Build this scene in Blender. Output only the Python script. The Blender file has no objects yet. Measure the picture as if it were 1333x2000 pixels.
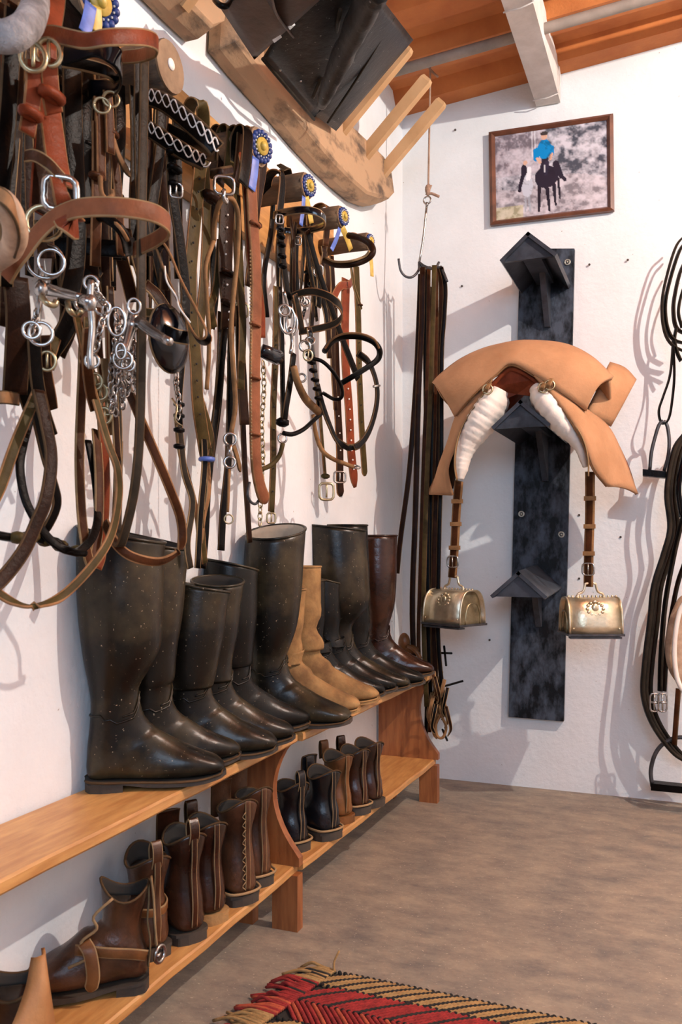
import bpy, math, random
from mathutils import Vector, Matrix
random.seed(7)
SC = bpy.context.scene
COL = SC.collection
# ------------------------------------------------------------------ camera, world, lights
F = 1698.0; HZ = 1062.0; YAW = math.radians(21.4); CA = math.cos(YAW); SA = math.sin(YAW)
CX, CZ = 1.01, 0.90          # camera stands 1.01 m from the left wall, crouching height
D = 3.24                     # back wall
cam = bpy.data.cameras.new('camera'); co = bpy.data.objects.new('camera', cam); COL.objects.link(co)
cam.sensor_fit = 'VERTICAL'; cam.sensor_height = 36; cam.lens = F/2000*36
cam.shift_y = (HZ-1000)/2000; cam.shift_x = 0
co.location = (CX, 0, CZ); co.rotation_euler = (math.pi/2, 0, YAW)
cam.dof.use_dof = True; cam.dof.focus_distance = 2.4; cam.dof.aperture_fstop = 11
SC.camera = co
W = bpy.data.worlds.new('world'); SC.world = W; W.use_nodes = True
W.node_tree.nodes['Background'].inputs[0].default_value = (0.62, 0.68, 1.0, 1)
W.node_tree.nodes['Background'].inputs[1].default_value = 0.20
def light(name, kind, loc, power, col, size=0.1, target=None, sy=None):
    l = bpy.data.lights.new(name, kind); l.energy = power; l.color = col
    o = bpy.data.objects.new(name, l); COL.objects.link(o); o.location = loc
    if kind == 'AREA':
        l.shape = 'RECTANGLE'; l.size = size; l.size_y = sy or size
        o.rotation_euler = (Vector(target)-Vector(loc)).to_track_quat('-Z', 'Y').to_euler()
    else: l.shadow_soft_size = size
    return o
light('ceiling_spot_bulb', 'POINT', (2.08, 1.85, 2.48), 140, (1.0, 0.91, 0.82), 0.014)
light('added_warm_fill', 'POINT', (2.2, 0.2, 2.45), 4, (1.0, 0.80, 0.60), 0.05)  # weak warm fill added to lift the near side, not an actual bulb
light('doorway_daylight', 'AREA', (1.9, -1.7, 1.9), 48, (0.56, 0.75, 1.0), 1.5, (.9, 3.1, .5), 1.0)
SC.view_settings.view_transform = 'Standard'; SC.view_settings.look = 'None'
SC.view_settings.exposure = 0.34; SC.view_settings.gamma = 1
# ------------------------------------------------------------------ picture -> place
def ray(px, py):
    u = (px-666.5)/F; v = (HZ-py)/F
    return Vector((u*CA-SA, u*SA+CA, v))
O = Vector((CX, 0, CZ))
def L(px, py, o=0.0):
    d = ray(px, py); return O + d*((o-CX)/d.x)
def B(px, py, o=0.0):
    d = ray(px, py); return O + d*((D-o)/d.y)
def G(px, py, z=0.0):
    d = ray(px, py); return O + d*((z-CZ)/d.z)
# ------------------------------------------------------------------ materials
MATS = {}
def mat(name, col, rough=0.5, col2=None, scale=8, bump=0.0, bscale=60, metal=0.0, speck=None, sscale=160, sth=0.7, coat=0.0, mapscale=(1,1,1), detail=6, spec=.5, pos=(.35,.65), nr=.6):
    if name in MATS: return MATS[name]
    m = bpy.data.materials.new(name); m.use_nodes = True; nt = m.node_tree; N = nt.nodes; K = nt.links
    b = N['Principled BSDF']; b.inputs['Roughness'].default_value = rough; b.inputs['Metallic'].default_value = metal; b.inputs['Specular IOR Level'].default_value = spec
    if coat: b.inputs['Coat Weight'].default_value = coat; b.inputs['Coat Roughness'].default_value = 0.25
    tc = N.new('ShaderNodeTexCoord'); mp = N.new('ShaderNodeMapping'); mp.inputs['Scale'].default_value = mapscale
    K.new(tc.outputs['Object'], mp.inputs['Vector'])
    def noise(s, d=6):
        n = N.new('ShaderNodeTexNoise'); n.inputs['Scale'].default_value = s; n.inputs['Detail'].default_value = d
        n.inputs['Roughness'].default_value = nr; K.new(mp.outputs[0], n.inputs['Vector']); return n
    n = noise(scale, detail); r = N.new('ShaderNodeValToRGB')
    c2 = col2 or tuple(x*0.55 for x in col)
    r.color_ramp.elements[0].position = pos[0]; r.color_ramp.elements[1].position = pos[1]
    r.color_ramp.elements[0].color = (*c2, 1); r.color_ramp.elements[1].color = (*col, 1)
    K.new(n.outputs['Fac'], r.inputs['Fac']); out = r.outputs[0]
    if speck:
        s = noise(sscale, 2); rr = N.new('ShaderNodeValToRGB'); rr.color_ramp.elements[0].position = sth; rr.color_ramp.elements[1].position = sth+0.03
        K.new(s.outputs['Fac'], rr.inputs['Fac']); mx = N.new('ShaderNodeMixRGB'); mx.inputs[2].default_value = (*speck, 1)
        K.new(rr.outputs[0], mx.inputs[0]); K.new(out, mx.inputs[1]); out = mx.outputs[0]
    K.new(out, b.inputs['Base Color'])
    if bump:
        n2 = noise(bscale, 8); bp = N.new('ShaderNodeBump'); bp.inputs['Strength'].default_value = bump; bp.inputs['Distance'].default_value = 0.004
        K.new(n2.outputs['Fac'], bp.inputs['Height']); K.new(bp.outputs[0], b.inputs['Normal'])
    MATS[name] = m; return m
M = {}
M['wall'] = mat('whitewash', (.76,.785,.80), .8, (.69,.71,.72), 3, .55, 45, speck=(.33,.27,.22), sscale=60, sth=.745)
M['floor'] = mat('concrete', (.40,.325,.235), .6, (.13,.12,.115), 9, .9, 60, speck=(.60,.50,.38), sscale=120, sth=.66, detail=15, pos=(.30,.66), nr=.78, mapscale=(.8,1.3,1))
M['ceil'] = mat('orange_sheet', (.54,.175,.04), .75, (.40,.11,.022), 6, .3, 90)
M['beam'] = mat('beam_paint', (.66,.60,.56), .8, (.52,.46,.42), 9, .6, 60)
M['pipe'] = mat('grey_pipe', (.30,.24,.2), .7, (.2,.16,.13), 10)
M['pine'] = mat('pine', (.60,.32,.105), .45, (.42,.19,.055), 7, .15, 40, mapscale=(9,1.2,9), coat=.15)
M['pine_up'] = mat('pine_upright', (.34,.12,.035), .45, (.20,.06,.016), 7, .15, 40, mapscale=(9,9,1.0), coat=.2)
M['rail'] = mat('rail_wood', (.55,.27,.08), .5, (.38,.17,.045), 8, .15, 40, mapscale=(6,1,8))
M['stick'] = mat('stick_wood', (.54,.33,.165), .6, (.42,.24,.105), 8, .15, 40)
M['slab'] = mat('slab_wood', (.42,.265,.15), .75, (.10,.065,.042), 9, .7, 30, mapscale=(1.5,.7,1.5), detail=9, pos=(.36,.5))
M['bark'] = mat('bark', (.15,.085,.04), .8, (.04,.022,.012), 14, 1.0, 40, mapscale=(.6,2,2))
M['logend'] = mat('log_end', (.26,.16,.085), .7, (.15,.085,.04), 22, .3, 60)
def lea(n, c, r=.38, k=.45, **kw): M[n] = mat('leather_'+n, c, r, tuple(x*k for x in c), 16, .25, 160, spec=.07, **kw)
lea('black', (.005,.0035,.003), .3); lea('darkbrown', (.026,.010,.005), .35); lea('brown', (.085,.029,.011), .38)
lea('chestnut', (.23,.050,.020), .36, .5); lea('tan', (.34,.17,.075), .5); lea('olive', (.078,.053,.018), .45); lea('grey', (.038,.029,.020), .45)
lea('redtan', (.25,.088,.040), .42, .6); lea('cord', (.30,.16,.07), .55); lea('edge', (.34,.22,.11), .6, .6); lea('edged', (.10,.058,.028), .6, .6)
M['gloss'] = mat('leather_gloss', (.007,.007,.010), .16, spec=.4)
M['steel'] = mat('steel', (.52,.50,.48), .25, (.26,.23,.2), 40, metal=.95)
M['brassb'] = mat('old_brass', (.50,.42,.26), .35, (.30,.24,.14), 30, metal=.9)
M['brass'] = mat('brass', (.78,.68,.50), .33, (.50,.41,.26), 14, .25, 60, metal=.85)
M['iron'] = mat('dark_iron', (.10,.095,.10), .45, (.04,.04,.045), 20, metal=.6)
M['rubber'] = mat('rubber', (.016,.014,.011), .28, (.005,.0045,.004), 6, .12, 90, speck=(.22,.17,.11), sscale=190, sth=.70, spec=.2)
M['rubber2'] = mat('rubber_dusty', (.085,.062,.030), .30, (.008,.006,.004), 6, .12, 90, speck=(.34,.26,.17), sscale=190, sth=.70, spec=.28, pos=(.42,.72))
M['rubberin'] = mat('boot_lining', (.42,.36,.28), .9, (.3,.25,.2), 12)
M['darkin'] = mat('dark_lining', (.03,.025,.02), .9)
M['soler'] = mat('sole_rubber', (.055,.042,.03), .7, (.022,.018,.014), 12, .3, 60)
M['suede'] = mat('suede', (.36,.20,.07), .85, (.14,.068,.02), 13, .4, 90)
M['suedes'] = mat('suede_saddle', (.47,.245,.12), .9, (.36,.18,.082), 7, .3, 120)
M['boota'] = mat('leather_boot_brown', (.11,.045,.020), .30, (.03,.012,.006), 10, .35, 60, spec=.4)
M['bootb'] = mat('leather_boot_dark', (.052,.018,.008), .22, (.014,.005,.003), 9, .3, 60, spec=.45)
M['bootc'] = mat('leather_boot_tan', (.21,.085,.026), .38, (.08,.03,.010), 9, .3, 60, spec=.3)
M['bootk'] = mat('leather_boot_black', (.013,.012,.014), .25, (.005,.004,.004), 12, .35, 60, spec=.4)
M['leatherup'] = mat('leather_old_black', (.022,.021,.022), .38, (.004,.004,.004), 8, .35, 40, speck=(.2,.19,.18), sscale=120, sth=.70, spec=.14)
M['caseb'] = mat('leather_case_brown', (.075,.04,.024), .5, (.03,.016,.01), 10, .35, 60)
M['wool'] = mat('pale_panel', (.86,.80,.72), .7, (.78,.70,.62), 8, .5, 30)
M['fleece'] = mat('fleece', (.38,.36,.36), .9, (.14,.13,.13), 30, 1.0, 200)
M['padtan'] = mat('padding_tan', (.52,.36,.24), .7, (.3,.19,.12), 30, .3)
M['post'] = mat('black_board', (.060,.074,.10), .5, (.004,.005,.007), 13, .3, 40, mapscale=(2,1,1), detail=10, spec=.2, pos=(.42,.64))
M['arm'] = mat('black_arm_paint', (.050,.058,.075), .38, (.018,.021,.028), 14, .2, 60, spec=.35)
M['frame'] = mat('frame_wood', (.16,.055,.028), .4, (.09,.03,.015), 20)
M['blue'] = mat('rosette_blue', (.02,.05,.22), .5, (.01,.02,.10), 40); M['lblue'] = mat('ribbon_blue', (.10,.18,.55), .45, (.06,.11,.36), 40)
M['yellow'] = mat('ribbon_yellow', (.62,.42,.07), .45, (.4,.26,.04), 40); M['silverp'] = mat('rosette_star', (.6,.6,.62), .4)
M['rope'] = mat('rope', (.42,.27,.19), .9, (.28,.17,.11), 60, .6, 200)
M['screw'] = mat('screw_zinc', (.55,.55,.48), .4, metal=.6)
M['dot'] = mat('wall_hole', (.08,.06,.05), .9)
# ------------------------------------------------------------------ object helpers
def mesh(name, v, f, m, parent=None, smooth=True, mi=None, mats=None):
    me = bpy.data.meshes.new(name); org = Vector((0,0,0))
    v = [Vector(p) for p in v]
    off = Vector(parent.get('_o', (0,0,0))) if parent else None
    if parent is None:
        lo = Vector((min(p.x for p in v), min(p.y for p in v), min(p.z for p in v))); hi = Vector((max(p.x for p in v), max(p.y for p in v), max(p.z for p in v)))
        org = Vector(((lo.x+hi.x)/2, (lo.y+hi.y)/2, lo.z)); v = [p-org for p in v]
    me.from_pydata([tuple(p) for p in v], [], f)
    for mm in (mats or [m]): me.materials.append(mm)
    if mi: me.polygons.foreach_set('material_index', mi)
    if smooth: me.polygons.foreach_set('use_smooth', [True]*len(me.polygons))
    me.update(); me.validate()
    o = bpy.data.objects.new(name, me); COL.objects.link(o)
    if parent: o.parent = parent
    else: o.location = org
    return o
ROOTS = []
def tag(o, label, cat, group=None):
    o['label'] = label; o['category'] = cat
    if group: o['group'] = group
    return o
class T:
    """a thing: parts are made in world space, then moved under the empty"""
    def __init__(s, name, label, cat, loc, group=None, rot=None):
        s.o = bpy.data.objects.new(name, None); COL.objects.link(s.o); s.o.location = loc; s.o.empty_display_size = .05
        s.M = Matrix.Translation(Vector(loc)); s.I = s.M.inverted(); tag(s.o, label, cat, group); ROOTS.append(s)
    def add(s, name, vf, m, smooth=True, label=None, under=None, mi=None, mats=None):
        v, f = vf[0], vf[1]
        me = bpy.data.meshes.new(name); me.from_pydata([tuple(s.I @ Vector(p)) for p in v], [], f)
        for mm in (mats or [m]): me.materials.append(mm)
        if mi is None and len(vf) > 2: mi = vf[2]
        if mi: me.polygons.foreach_set('material_index', mi)
        if smooth: me.polygons.foreach_set('use_smooth', [True]*len(me.polygons))
        me.update(); o = bpy.data.objects.new(name, me); COL.objects.link(o); o.parent = under or s.o
        if label: o['label'] = label
        return o
def join(*vfs):
    V = []; FF = []; MI = []
    for x in vfs:
        n = len(V); V += list(x[0]); FF += [tuple(i+n for i in f) for f in x[1]]
        MI += (x[2] if len(x) > 2 else [0]*len(x[1]))
    return V, FF, MI
def struct(name, vf, m, smooth=False):
    o = mesh(name, vf[0], vf[1], m, None, smooth); o['kind'] = 'structure'; return o
def box(c, s, rot=None):
    c = Vector(c); h = Vector(s)/2; V = []
    for x in (-1,1):
        for y in (-1,1):
            for z in (-1,1):
                p = Vector((x*h.x, y*h.y, z*h.z)); 
                if rot: p = rot @ p
                V.append(c+p)
    return V, [(0,1,3,2),(4,6,7,5),(0,4,5,1),(2,3,7,6),(0,2,6,4),(1,5,7,3)]
def spline(P, n=6):
    P = [Vector(p) for p in P]
    if len(P) < 3: 
        return [P[0].lerp(P[-1], i/n) for i in range(n+1)]
    Q = [P[0]*2-P[1]] + P + [P[-1]*2-P[-2]]; out = []
    for i in range(1, len(Q)-2):
        a, b, c, d = Q[i-1], Q[i], Q[i+1], Q[i+2]
        for k in range(n):
            t = k/n; out.append(.5*((2*b)+(c-a)*t+(2*a-5*b+4*c-d)*t*t+(3*b-a-3*c+d)*t**3))
    out.append(P[-1]); return out
WD = Vector((.28,.96,0)); ZD = Vector((0,0,1))
def strap(P, w=.02, t=.0035, wd=WD, n=6, twist=0, taper=False, closed=False):
    S = spline(P, n); V = []; FF = []; MI = []; m = len(S)
    for i, p in enumerate(S):
        tg = (S[min(i+1, m-1)]-S[max(i-1, 0)]); tg = tg.normalized() if tg.length > 1e-9 else Vector((0,0,1))
        a = wd - tg*wd.dot(tg)
        if a.length < .15: a = a + (Vector((.3,.3,.9))-tg*Vector((.3,.3,.9)).dot(tg))*.5
        a.normalize(); 
        if twist: a = Matrix.Rotation(twist*i/m, 3, tg) @ a
        nn = tg.cross(a); ww = w
        if taper and i >= m-3: ww = w*(1, .8, .35)[i-(m-3)]
        h = ww/2; q = t/2
        for x, y in ((-h, -q*.5), (-h+q, -q), (h-q, -q), (h, -q*.5), (h, q*.5), (h-q, q), (-h+q, q), (-h, q*.5)):
            V.append(p+a*x+nn*y)
    for i in range(m-1):
        for k in range(8):
            FF.append((i*8+k, i*8+(k+1)%8, i*8+8+(k+1)%8, i*8+8+k)); MI.append(1 if k in (0, 2, 3, 4, 6, 7) else 0)
    FF.append(tuple(range(7, -1, -1))); FF.append(tuple((m-1)*8+k for k in range(8))); MI += [1, 1]
    return V, FF, MI
def tube(P, r, n=5, k=8, smooth=True, closed=False, ends=True):
    S = spline(P, n) if n else [Vector(p) for p in P]
    m = len(S); V = []; FF = []; prev = None
    for i, p in enumerate(S):
        tg = (S[min(i+1, m-1)]-S[max(i-1, 0)])
        if closed: tg = S[(i+1) % m]-S[(i-1) % m]
        tg.normalize()
        a = prev if prev is not None else (Vector((0,0,1)) if abs(tg.z) < .9 else Vector((1,0,0)))
        a = (a-tg*a.dot(tg)).normalized(); prev = a; b = tg.cross(a)
        rr = r[0]+(r[1]-r[0])*i/(m-1) if isinstance(r, tuple) else r
        for j in range(k):
            th = 2*math.pi*j/k; V.append(p+a*rr*math.cos(th)+b*rr*math.sin(th))
    for i in range(m if closed else m-1):
        for j in range(k): FF.append((i*k+j, i*k+(j+1) % k, ((i+1) % m)*k+(j+1) % k, ((i+1) % m)*k+j))
    if not closed and ends: FF.append(tuple(range(k-1, -1, -1))); FF.append(tuple((m-1)*k+j for j in range(k)))
    return V, FF
def ring(c, R, r, nrm=(0,1,0), sx=1.0, up=(0,0,1), n=20, k=8, sq=False):
    c = Vector(c); nrm = Vector(nrm).normalized(); up = Vector(up); up = (up-nrm*up.dot(nrm)).normalized(); s = nrm.cross(up)
    P = []
    for i in range(n):
        th = 2*math.pi*i/n; x, y = math.cos(th), math.sin(th)
        if sq: q = max(abs(x), abs(y))**.75; x /= q; y /= q
        P.append(c+s*R*sx*x+up*R*y)
    return tube(P, r, n=0, k=k, closed=True)
def loft(rings, caps=True):
    k = len(rings[0]); V = [p for r in rings for p in r]; FF = []
    for i in range(len(rings)-1):
        for j in range(k): FF.append((i*k+j, i*k+(j+1) % k, (i+1)*k+(j+1) % k, (i+1)*k+j))
    if caps: FF.append(tuple(range(k-1, -1, -1))); FF.append(tuple((len(rings)-1)*k+j for j in range(k)))
    return V, FF
def slabm(poly, thick, nrm):
    n = len(poly); nrm = Vector(nrm)*thick; V = [Vector(p) for p in poly]+[Vector(p)+nrm for p in poly]
    return V, [tuple(range(n-1, -1, -1)), tuple(range(n, 2*n))]+[(i, (i+1) % n, (i+1) % n+n, i+n) for i in range(n)]
def surf(A, Bc, n=5, m=8, bulge=0, bdir=(0,-1,.4), thick=.006):
    A = spline(A, n); Bc = spline(Bc, n); N_ = min(len(A), len(Bc)); bd = Vector(bdir).normalized()
    g = [[A[i].lerp(Bc[i], j/m)+bd*bulge*math.sin(math.pi*j/m) for j in range(m+1)] for i in range(N_)]
    return grid(g, thick)
def grid(g, thick):
    n = len(g); m = len(g[0]); nor = []
    for i in range(n):
        for j in range(m):
            a = g[min(i+1, n-1)][j]-g[max(i-1, 0)][j]; b = g[i][min(j+1, m-1)]-g[i][max(j-1, 0)]
            c = a.cross(b); nor.append(c.normalized() if c.length > 1e-12 else Vector((0,0,1)))
    V = [g[i][j] for i in range(n) for j in range(m)]; K = len(V); V = V+[V[i]-nor[i]*thick for i in range(K)]
    FF = []
    for i in range(n-1):
        for j in range(m-1):
            q = (i*m+j, i*m+j+1, (i+1)*m+j+1, (i+1)*m+j); FF.append(q); FF.append(tuple(K+x for x in reversed(q)))
    per = [(0, j) for j in range(m)]+[(i, m-1) for i in range(1, n)]+[(n-1, j) for j in range(m-2, -1, -1)]+[(i, 0) for i in range(n-2, 0, -1)]
    ids = [a*m+b for a, b in per]
    for a in range(len(ids)):
        x, y = ids[a], ids[(a+1) % len(ids)]; FF.append((y, x, K+x, K+y))
    return V, FF
def disc_prism(c, nrm, R, h, n=24, sx=1, wob=0):
    nrm = Vector(nrm).normalized(); up = Vector((0,0,1)) if abs(nrm.z) < .9 else Vector((1,0,0)); s = nrm.cross(up).normalized(); up = s.cross(nrm); c = Vector(c)
    P = [c+(s*math.cos(2*math.pi*i/n)*sx+up*math.sin(2*math.pi*i/n))*R*(1+wob*math.sin(i*2.3)*.5+wob*math.sin(i*.9)*.5) for i in range(n)]
    return slabm(P, h, nrm)
def blob(c, rx, ry, rz, rot=None, n=10, k=12):
    R = []
    for i in range(n+1):
        th = math.pi*i/n; rr = max(math.sin(th), .02)
        R.append([Vector(c)+(rot or Matrix.Identity(3)) @ Vector((rx*rr*math.cos(2*math.pi*j/k), ry*rr*math.sin(2*math.pi*j/k), rz*math.cos(th))) for j in range(k)])
    return loft(R)
def chain(P, link=.012, r=.0014):
    P = [Vector(p) for p in P]; S = spline(P, 30); out = []; acc = 0; last = S[0]; i = 0
    for a, b in zip(S, S[1:]):
        acc += (b-a).length
        if acc >= link*.72:
            acc = 0; tg = (b-a).normalized(); side = Vector((1,0,0)) if i % 2 else Vector((.2,1,0)); nrm = tg.cross(side).normalized()
            out.append(ring(b, link*.32, r, nrm=nrm, up=tg, n=8, k=4)); V = out[-1][0]; c = b
            out[-1] = ([c+(p-c)+tg*((p-c).dot(tg))*.6 for p in V], out[-1][1]); i += 1
    return join(*out)
# ================================================================== the room
def wavy(p): return p
XR, YB = 3.3, -2.2
def ceilz(x): return 2.565+.08*x
def gridwall(fn, nu, nv, amp, axis):
    V = []; FF = []
    for i in range(nu+1):
        for j in range(nv+1):
            p = fn(i/nu, j/nv); w = amp*(math.sin(p.x*3.1+p.y*2.3+p.z*1.7)+math.sin(p.y*5.3+p.z*4.1+p.x*4)*.5)
            if 0 < i < nu and 0 < j < nv: p = p+Vector(axis)*w
            V.append(p)
    for i in range(nu):
        for j in range(nv): a = i*(nv+1)+j; FF.append((a, a+nv+1, a+nv+2, a+1))
    return V, FF
struct('wall_left', gridwall(lambda s, t: Vector((-.004, YB+s*(D+.008-YB), t*2.7)), 40, 24, .003, (1,0,0)), M['wall'], True)
struct('wall_back', gridwall(lambda s, t: Vector((-.01+s*(XR+.01), D+.004, t*2.9)), 30, 24, .003, (0,1,0)), M['wall'], True)
struct('wall_right', box((XR+.05, (D+YB)/2, 1.45), (.1, D-YB, 2.9)), M['wall'])
struct('floor', box((XR/2, (D+YB)/2, -.05), (XR+.2, D-YB+.2, .1)), M['floor'])
# corrugated sheet ceiling, ribs along x
prof = []; y = D+.02; i = 0
while y > YB:
    prof += [(y, 0), (y-.10, 0), (y-.135, .045), (y-.235, .045)]; y -= .27
V = []; FF = []
for (yy, dz) in prof:
    for x in (-.03, XR+.1): V.append((x, yy, ceilz(x)+dz))
for i in range(len(prof)-1): FF.append((i*2, i*2+1, i*2+3, i*2+2))
V += [(x, y_, ceilz(x)+.12) for (x, y_) in ((-.03, D+.02), (XR+.1, D+.02), (XR+.1, YB), (-.03, YB))]; n = len(V); FF.append((n-4, n-3, n-2, n-1))
struct('ceiling', (V, FF), M['ceil'])
p = B(1072, 205)
bt = T('ceiling_beam', 'white painted timber beam under the orange ceiling, ending above the framed picture', 'beam', (p.x, D-.01, p.z))
def beamsec(y, r): return [Vector((p.x-.043+r*.001*math.sin(y*31), y, p.z)), Vector((p.x+.043, y, p.z+.001*math.sin(y*17))), Vector((p.x+.043, y, ceilz(p.x)+.02)), Vector((p.x-.043, y, ceilz(p.x)+.02))]
bt.add('beam_body', loft([beamsec(D-.003-i*.1, 1) for i in range(50)]), M['beam'], False)
for yy in (D-.06, D-.62):
    bt.add('binding_wire', tube([(p.x-.047, yy, p.z-.004), (p.x+.047, yy-.02, p.z-.004), (p.x+.048, yy-.02, p.z+.09)], .0025, 2), M['beam'])
q = B(1000, 70, .62)
a = B(786, 140, .40)
tag(mesh('conduit_pipe', *tube([(0.02, a.y, a.z), (1.2, a.y, a.z+.09), (XR, a.y, a.z+.26)], .017, 4, 12), M['pipe']), 'grey round pipe running under the orange ceiling sheets', 'pipe')
# little holes in the plaster
for k, (x, y) in enumerate([(1152, 517), (1227, 508), (1132, 1006), (1213, 1049), (903, 559), (957, 1250), (1132, 1130), (890, 254)]):
    pp = B(x, y, .001); o = struct('trim_%d' % (k+1), disc_prism(pp, (0,-1,0), .004, .003, 10), M['dot'])
# ================================================================== black board with three saddle racks
pt = [B(1018, 489), B(1124, 489), B(1103, 1407), B(996, 1398)]
t = T('saddle_rack_board', 'tall black wooden board screwed to the back wall with three gable saddle arms', 'saddle rack', tuple(B(1050, 1403)))
t.add('board', slabm(pt, .022, (0,-1,0)), M['post'], False)
for (x, y) in ((1109, 512), (1019, 1004), (1097, 1044)): 
    t.add('screw', join(ring(B(x, y, .024), .009, .003, (0,1,0), n=14), disc_prism(B(x, y, .023), (0,-1,0), .004, .004, 10)), M['screw'])
def gable(fx, fy, o=.40, w=.185, droop=0, h=.082):
    A = B(fx, fy, o); back = D-.02
    root = None
    def pt_(dx, dz, s): return Vector((A.x+dx, A.y+(back-A.y)*s, A.z+dz+droop*s))
    hw = w/2; th = .012
    left = slabm([pt_(0,0,0), pt_(0,0,1), pt_(-hw,-h,1), pt_(-hw,-h,0)], -th, Vector((-h, 0, hw)).normalized())
    right = slabm([pt_(0,0,0), pt_(hw,-h,0), pt_(hw,-h,1), pt_(0,0,1)], -th, Vector((h, 0, hw)).normalized())
    arm = t.add('saddle_arm', join(left, right), M['arm'], False)
    t.add('end_plate', slabm([pt_(0,-.014,.03), pt_(hw*.90,-h-.004,.03), pt_(-hw*.90,-h-.004,.03)], .014, (0,1,0)), M['arm'], False, under=arm)
    t.add('strut', slabm([pt_(-.0,-.05,.60), pt_(0,-.085,.66), pt_(0,-.225,.95), pt_(0,-.225,1), pt_(0,-.05,1)], .02, (1,0,0)), M['arm'], False, under=arm)
    t.add('strut_cleat', slabm([pt_(-.03,-.045,.06), pt_(.03,-.045,.06), pt_(.03,-.045,1), pt_(-.03,-.045,1)], .02, (0,0,-1)), M['arm'], False, under=arm)
gable(1032, 452); gable(1017, 780, .50); gable(1013, 1115, .40, .185, .012)
# ================================================================== framed picture
c = [B(957, 262, .0), B(1199, 226, .0), B(1201, 414, .0), B(960, 443, .0)]
ct = sum(c, Vector())/4
t = T('picture_frame', 'brown wooden frame with a photo of two riders on a grey and a dark horse', 'picture', (ct.x, D, min(p.z for p in c)))
inn = [ct+(p-ct)*.90 for p in c]
for k in range(4):
    a, b, d, e = c[k], c[(k+1) % 4], inn[(k+1) % 4], inn[k]
    Y = Vector((0, -1, 0)); V = [a, b, d, e, a+Y*.018, b+Y*.018, d+Y*.012, e+Y*.012, a.lerp(e, .5)+Y*.024, b.lerp(d, .5)+Y*.024]
    t.add('frame_side', (V, [(0,1,5,4), (4,5,9,8), (8,9,6,7), (3,7,6,2), (0,3,2,1), (0,4,8,7,3), (1,2,6,9,5)]), M['frame'], False)
NX, NY = 150, 112
def hsh(a, b, s): return (math.sin(a*12.9898+b*78.233+s*37.7)*43758.5453) % 1
def vn(x, y, s):
    xi, yi = math.floor(x), math.floor(y); fx, fy = x-xi, y-yi; fx = fx*fx*(3-2*fx); fy = fy*fy*(3-2*fy)
    return (hsh(xi,yi,s)*(1-fx)+hsh(xi+1,yi,s)*fx)*(1-fy)+(hsh(xi,yi+1,s)*(1-fx)+hsh(xi+1,yi+1,s)*fx)*fy
def piccol(x, y):
    # x 0..1 left-right, y 0..1 top-bottom (crop frame of the print)
    n = .5*vn(x*14+3*vn(x*4,y*4,9), y*14, 1)+.3*vn(x*34, y*30, 2)+.2*vn(x*80, y*70, 3)
    base = Vector((.07,.08,.11)).lerp(Vector((.58,.56,.62)), max(0, min(1, (n-.28)*2.3)))
    if x < .45 and y < .5: base = base.lerp(Vector((.48,.36,.40)), .3)
    if y > .62+.06*math.sin(x*7):
        base = base.lerp(Vector((.60,.52,.55)), .35)
        if x < .25 and y > .85: base = base.lerp(Vector((.6,.55,.2)), .4)
    if abs(x-.34) < .006 and y < .3 or abs(x-.365) < .004 and y < .28: base = Vector((.7,.7,.75))
    def el(cx, cy, rx, ry, a=0):
        dx, dy = x-cx, y-cy; ca, sa = math.cos(a), math.sin(a); u, v = dx*ca+dy*sa, -dx*sa+dy*ca
        return (u/rx)**2+(v/ry)**2 < 1
    def cap(x0, y0, x1, y1, r, r2=None):
        dx, dy = x1-x0, y1-y0; tt = max(0, min(1, ((x-x0)*dx+(y-y0)*dy)/(dx*dx+dy*dy)))
        rr = r+( (r2 if r2 else r)-r)*tt; return math.hypot(x-x0-dx*tt, (y-y0-dy*tt)*.8) < rr
    sk = Vector((.62,.38,.28)); bl = Vector((.0,.22,.55)); dk = Vector((.018,.015,.03)); gr = Vector((.5,.52,.6)); wh = Vector((.75,.75,.8))
    # grey pony and its rider
    if cap(.275,.72,.27,.93,.014,.009) or cap(.30,.72,.315,.93,.014,.009): base = gr*.75
    if el(.29,.64,.052,.13): base = gr
    if cap(.30,.55,.31,.44,.022,.02): base = wh
    if cap(.255,.5,.225,.63,.02,.016) or cap(.225,.63,.22,.68,.015): base = dk
    if el(.262,.45,.028,.07): base = dk
    if el(.275,.36,.019,.028): base = sk
    # dark horse
    if cap(.40,.66,.395,.95,.017,.01) or cap(.47,.7,.49,.96,.017,.01) or cap(.53,.66,.545,.9,.017,.009) or cap(.57,.6,.585,.83,.012,.008): base = dk*.8
    if el(.465,.56,.105,.13): base = dk
    if cap(.44,.5,.455,.34,.04,.03): base = dk
    if cap(.47,.40,.462,.52,.024,.016): base = dk*1.5
    if cap(.452,.42,.450,.50,.006): base = wh*.7
    if cap(.55,.42,.60,.58,.03,.02) or cap(.60,.58,.63,.62,.015): base = dk
    if cap(.38,.24,.375,.33,.03,.026) or cap(.51,.23,.52,.30,.028,.02): base = bl
    if cap(.385,.33,.41,.38,.013) or cap(.52,.30,.50,.36,.012): base = sk
    if el(.45,.23,.062,.115): base = bl*(1 if n > .45 else .7)
    if el(.45,.075,.03,.045): base = sk
    if el(.45,.045,.034,.025): base = Vector((.05,.04,.04))
    if n < .4: base = base*.8
    return base
g = [[(inn[0].lerp(inn[1], i/NX)).lerp(inn[3].lerp(inn[2], i/NX), j/NY)+Vector((0,-.010,0)) for j in range(NY+1)] for i in range(NX+1)]
V = [p for r in g for p in r]; FF = [(i*(NY+1)+j, (i+1)*(NY+1)+j, (i+1)*(NY+1)+j+1, i*(NY+1)+j+1) for i in range(NX) for j in range(NY)]
mp = bpy.data.materials.new('photo_print'); mp.use_nodes = True; bb = mp.node_tree.nodes['Principled BSDF']; bb.inputs['Roughness'].default_value = .3
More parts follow.
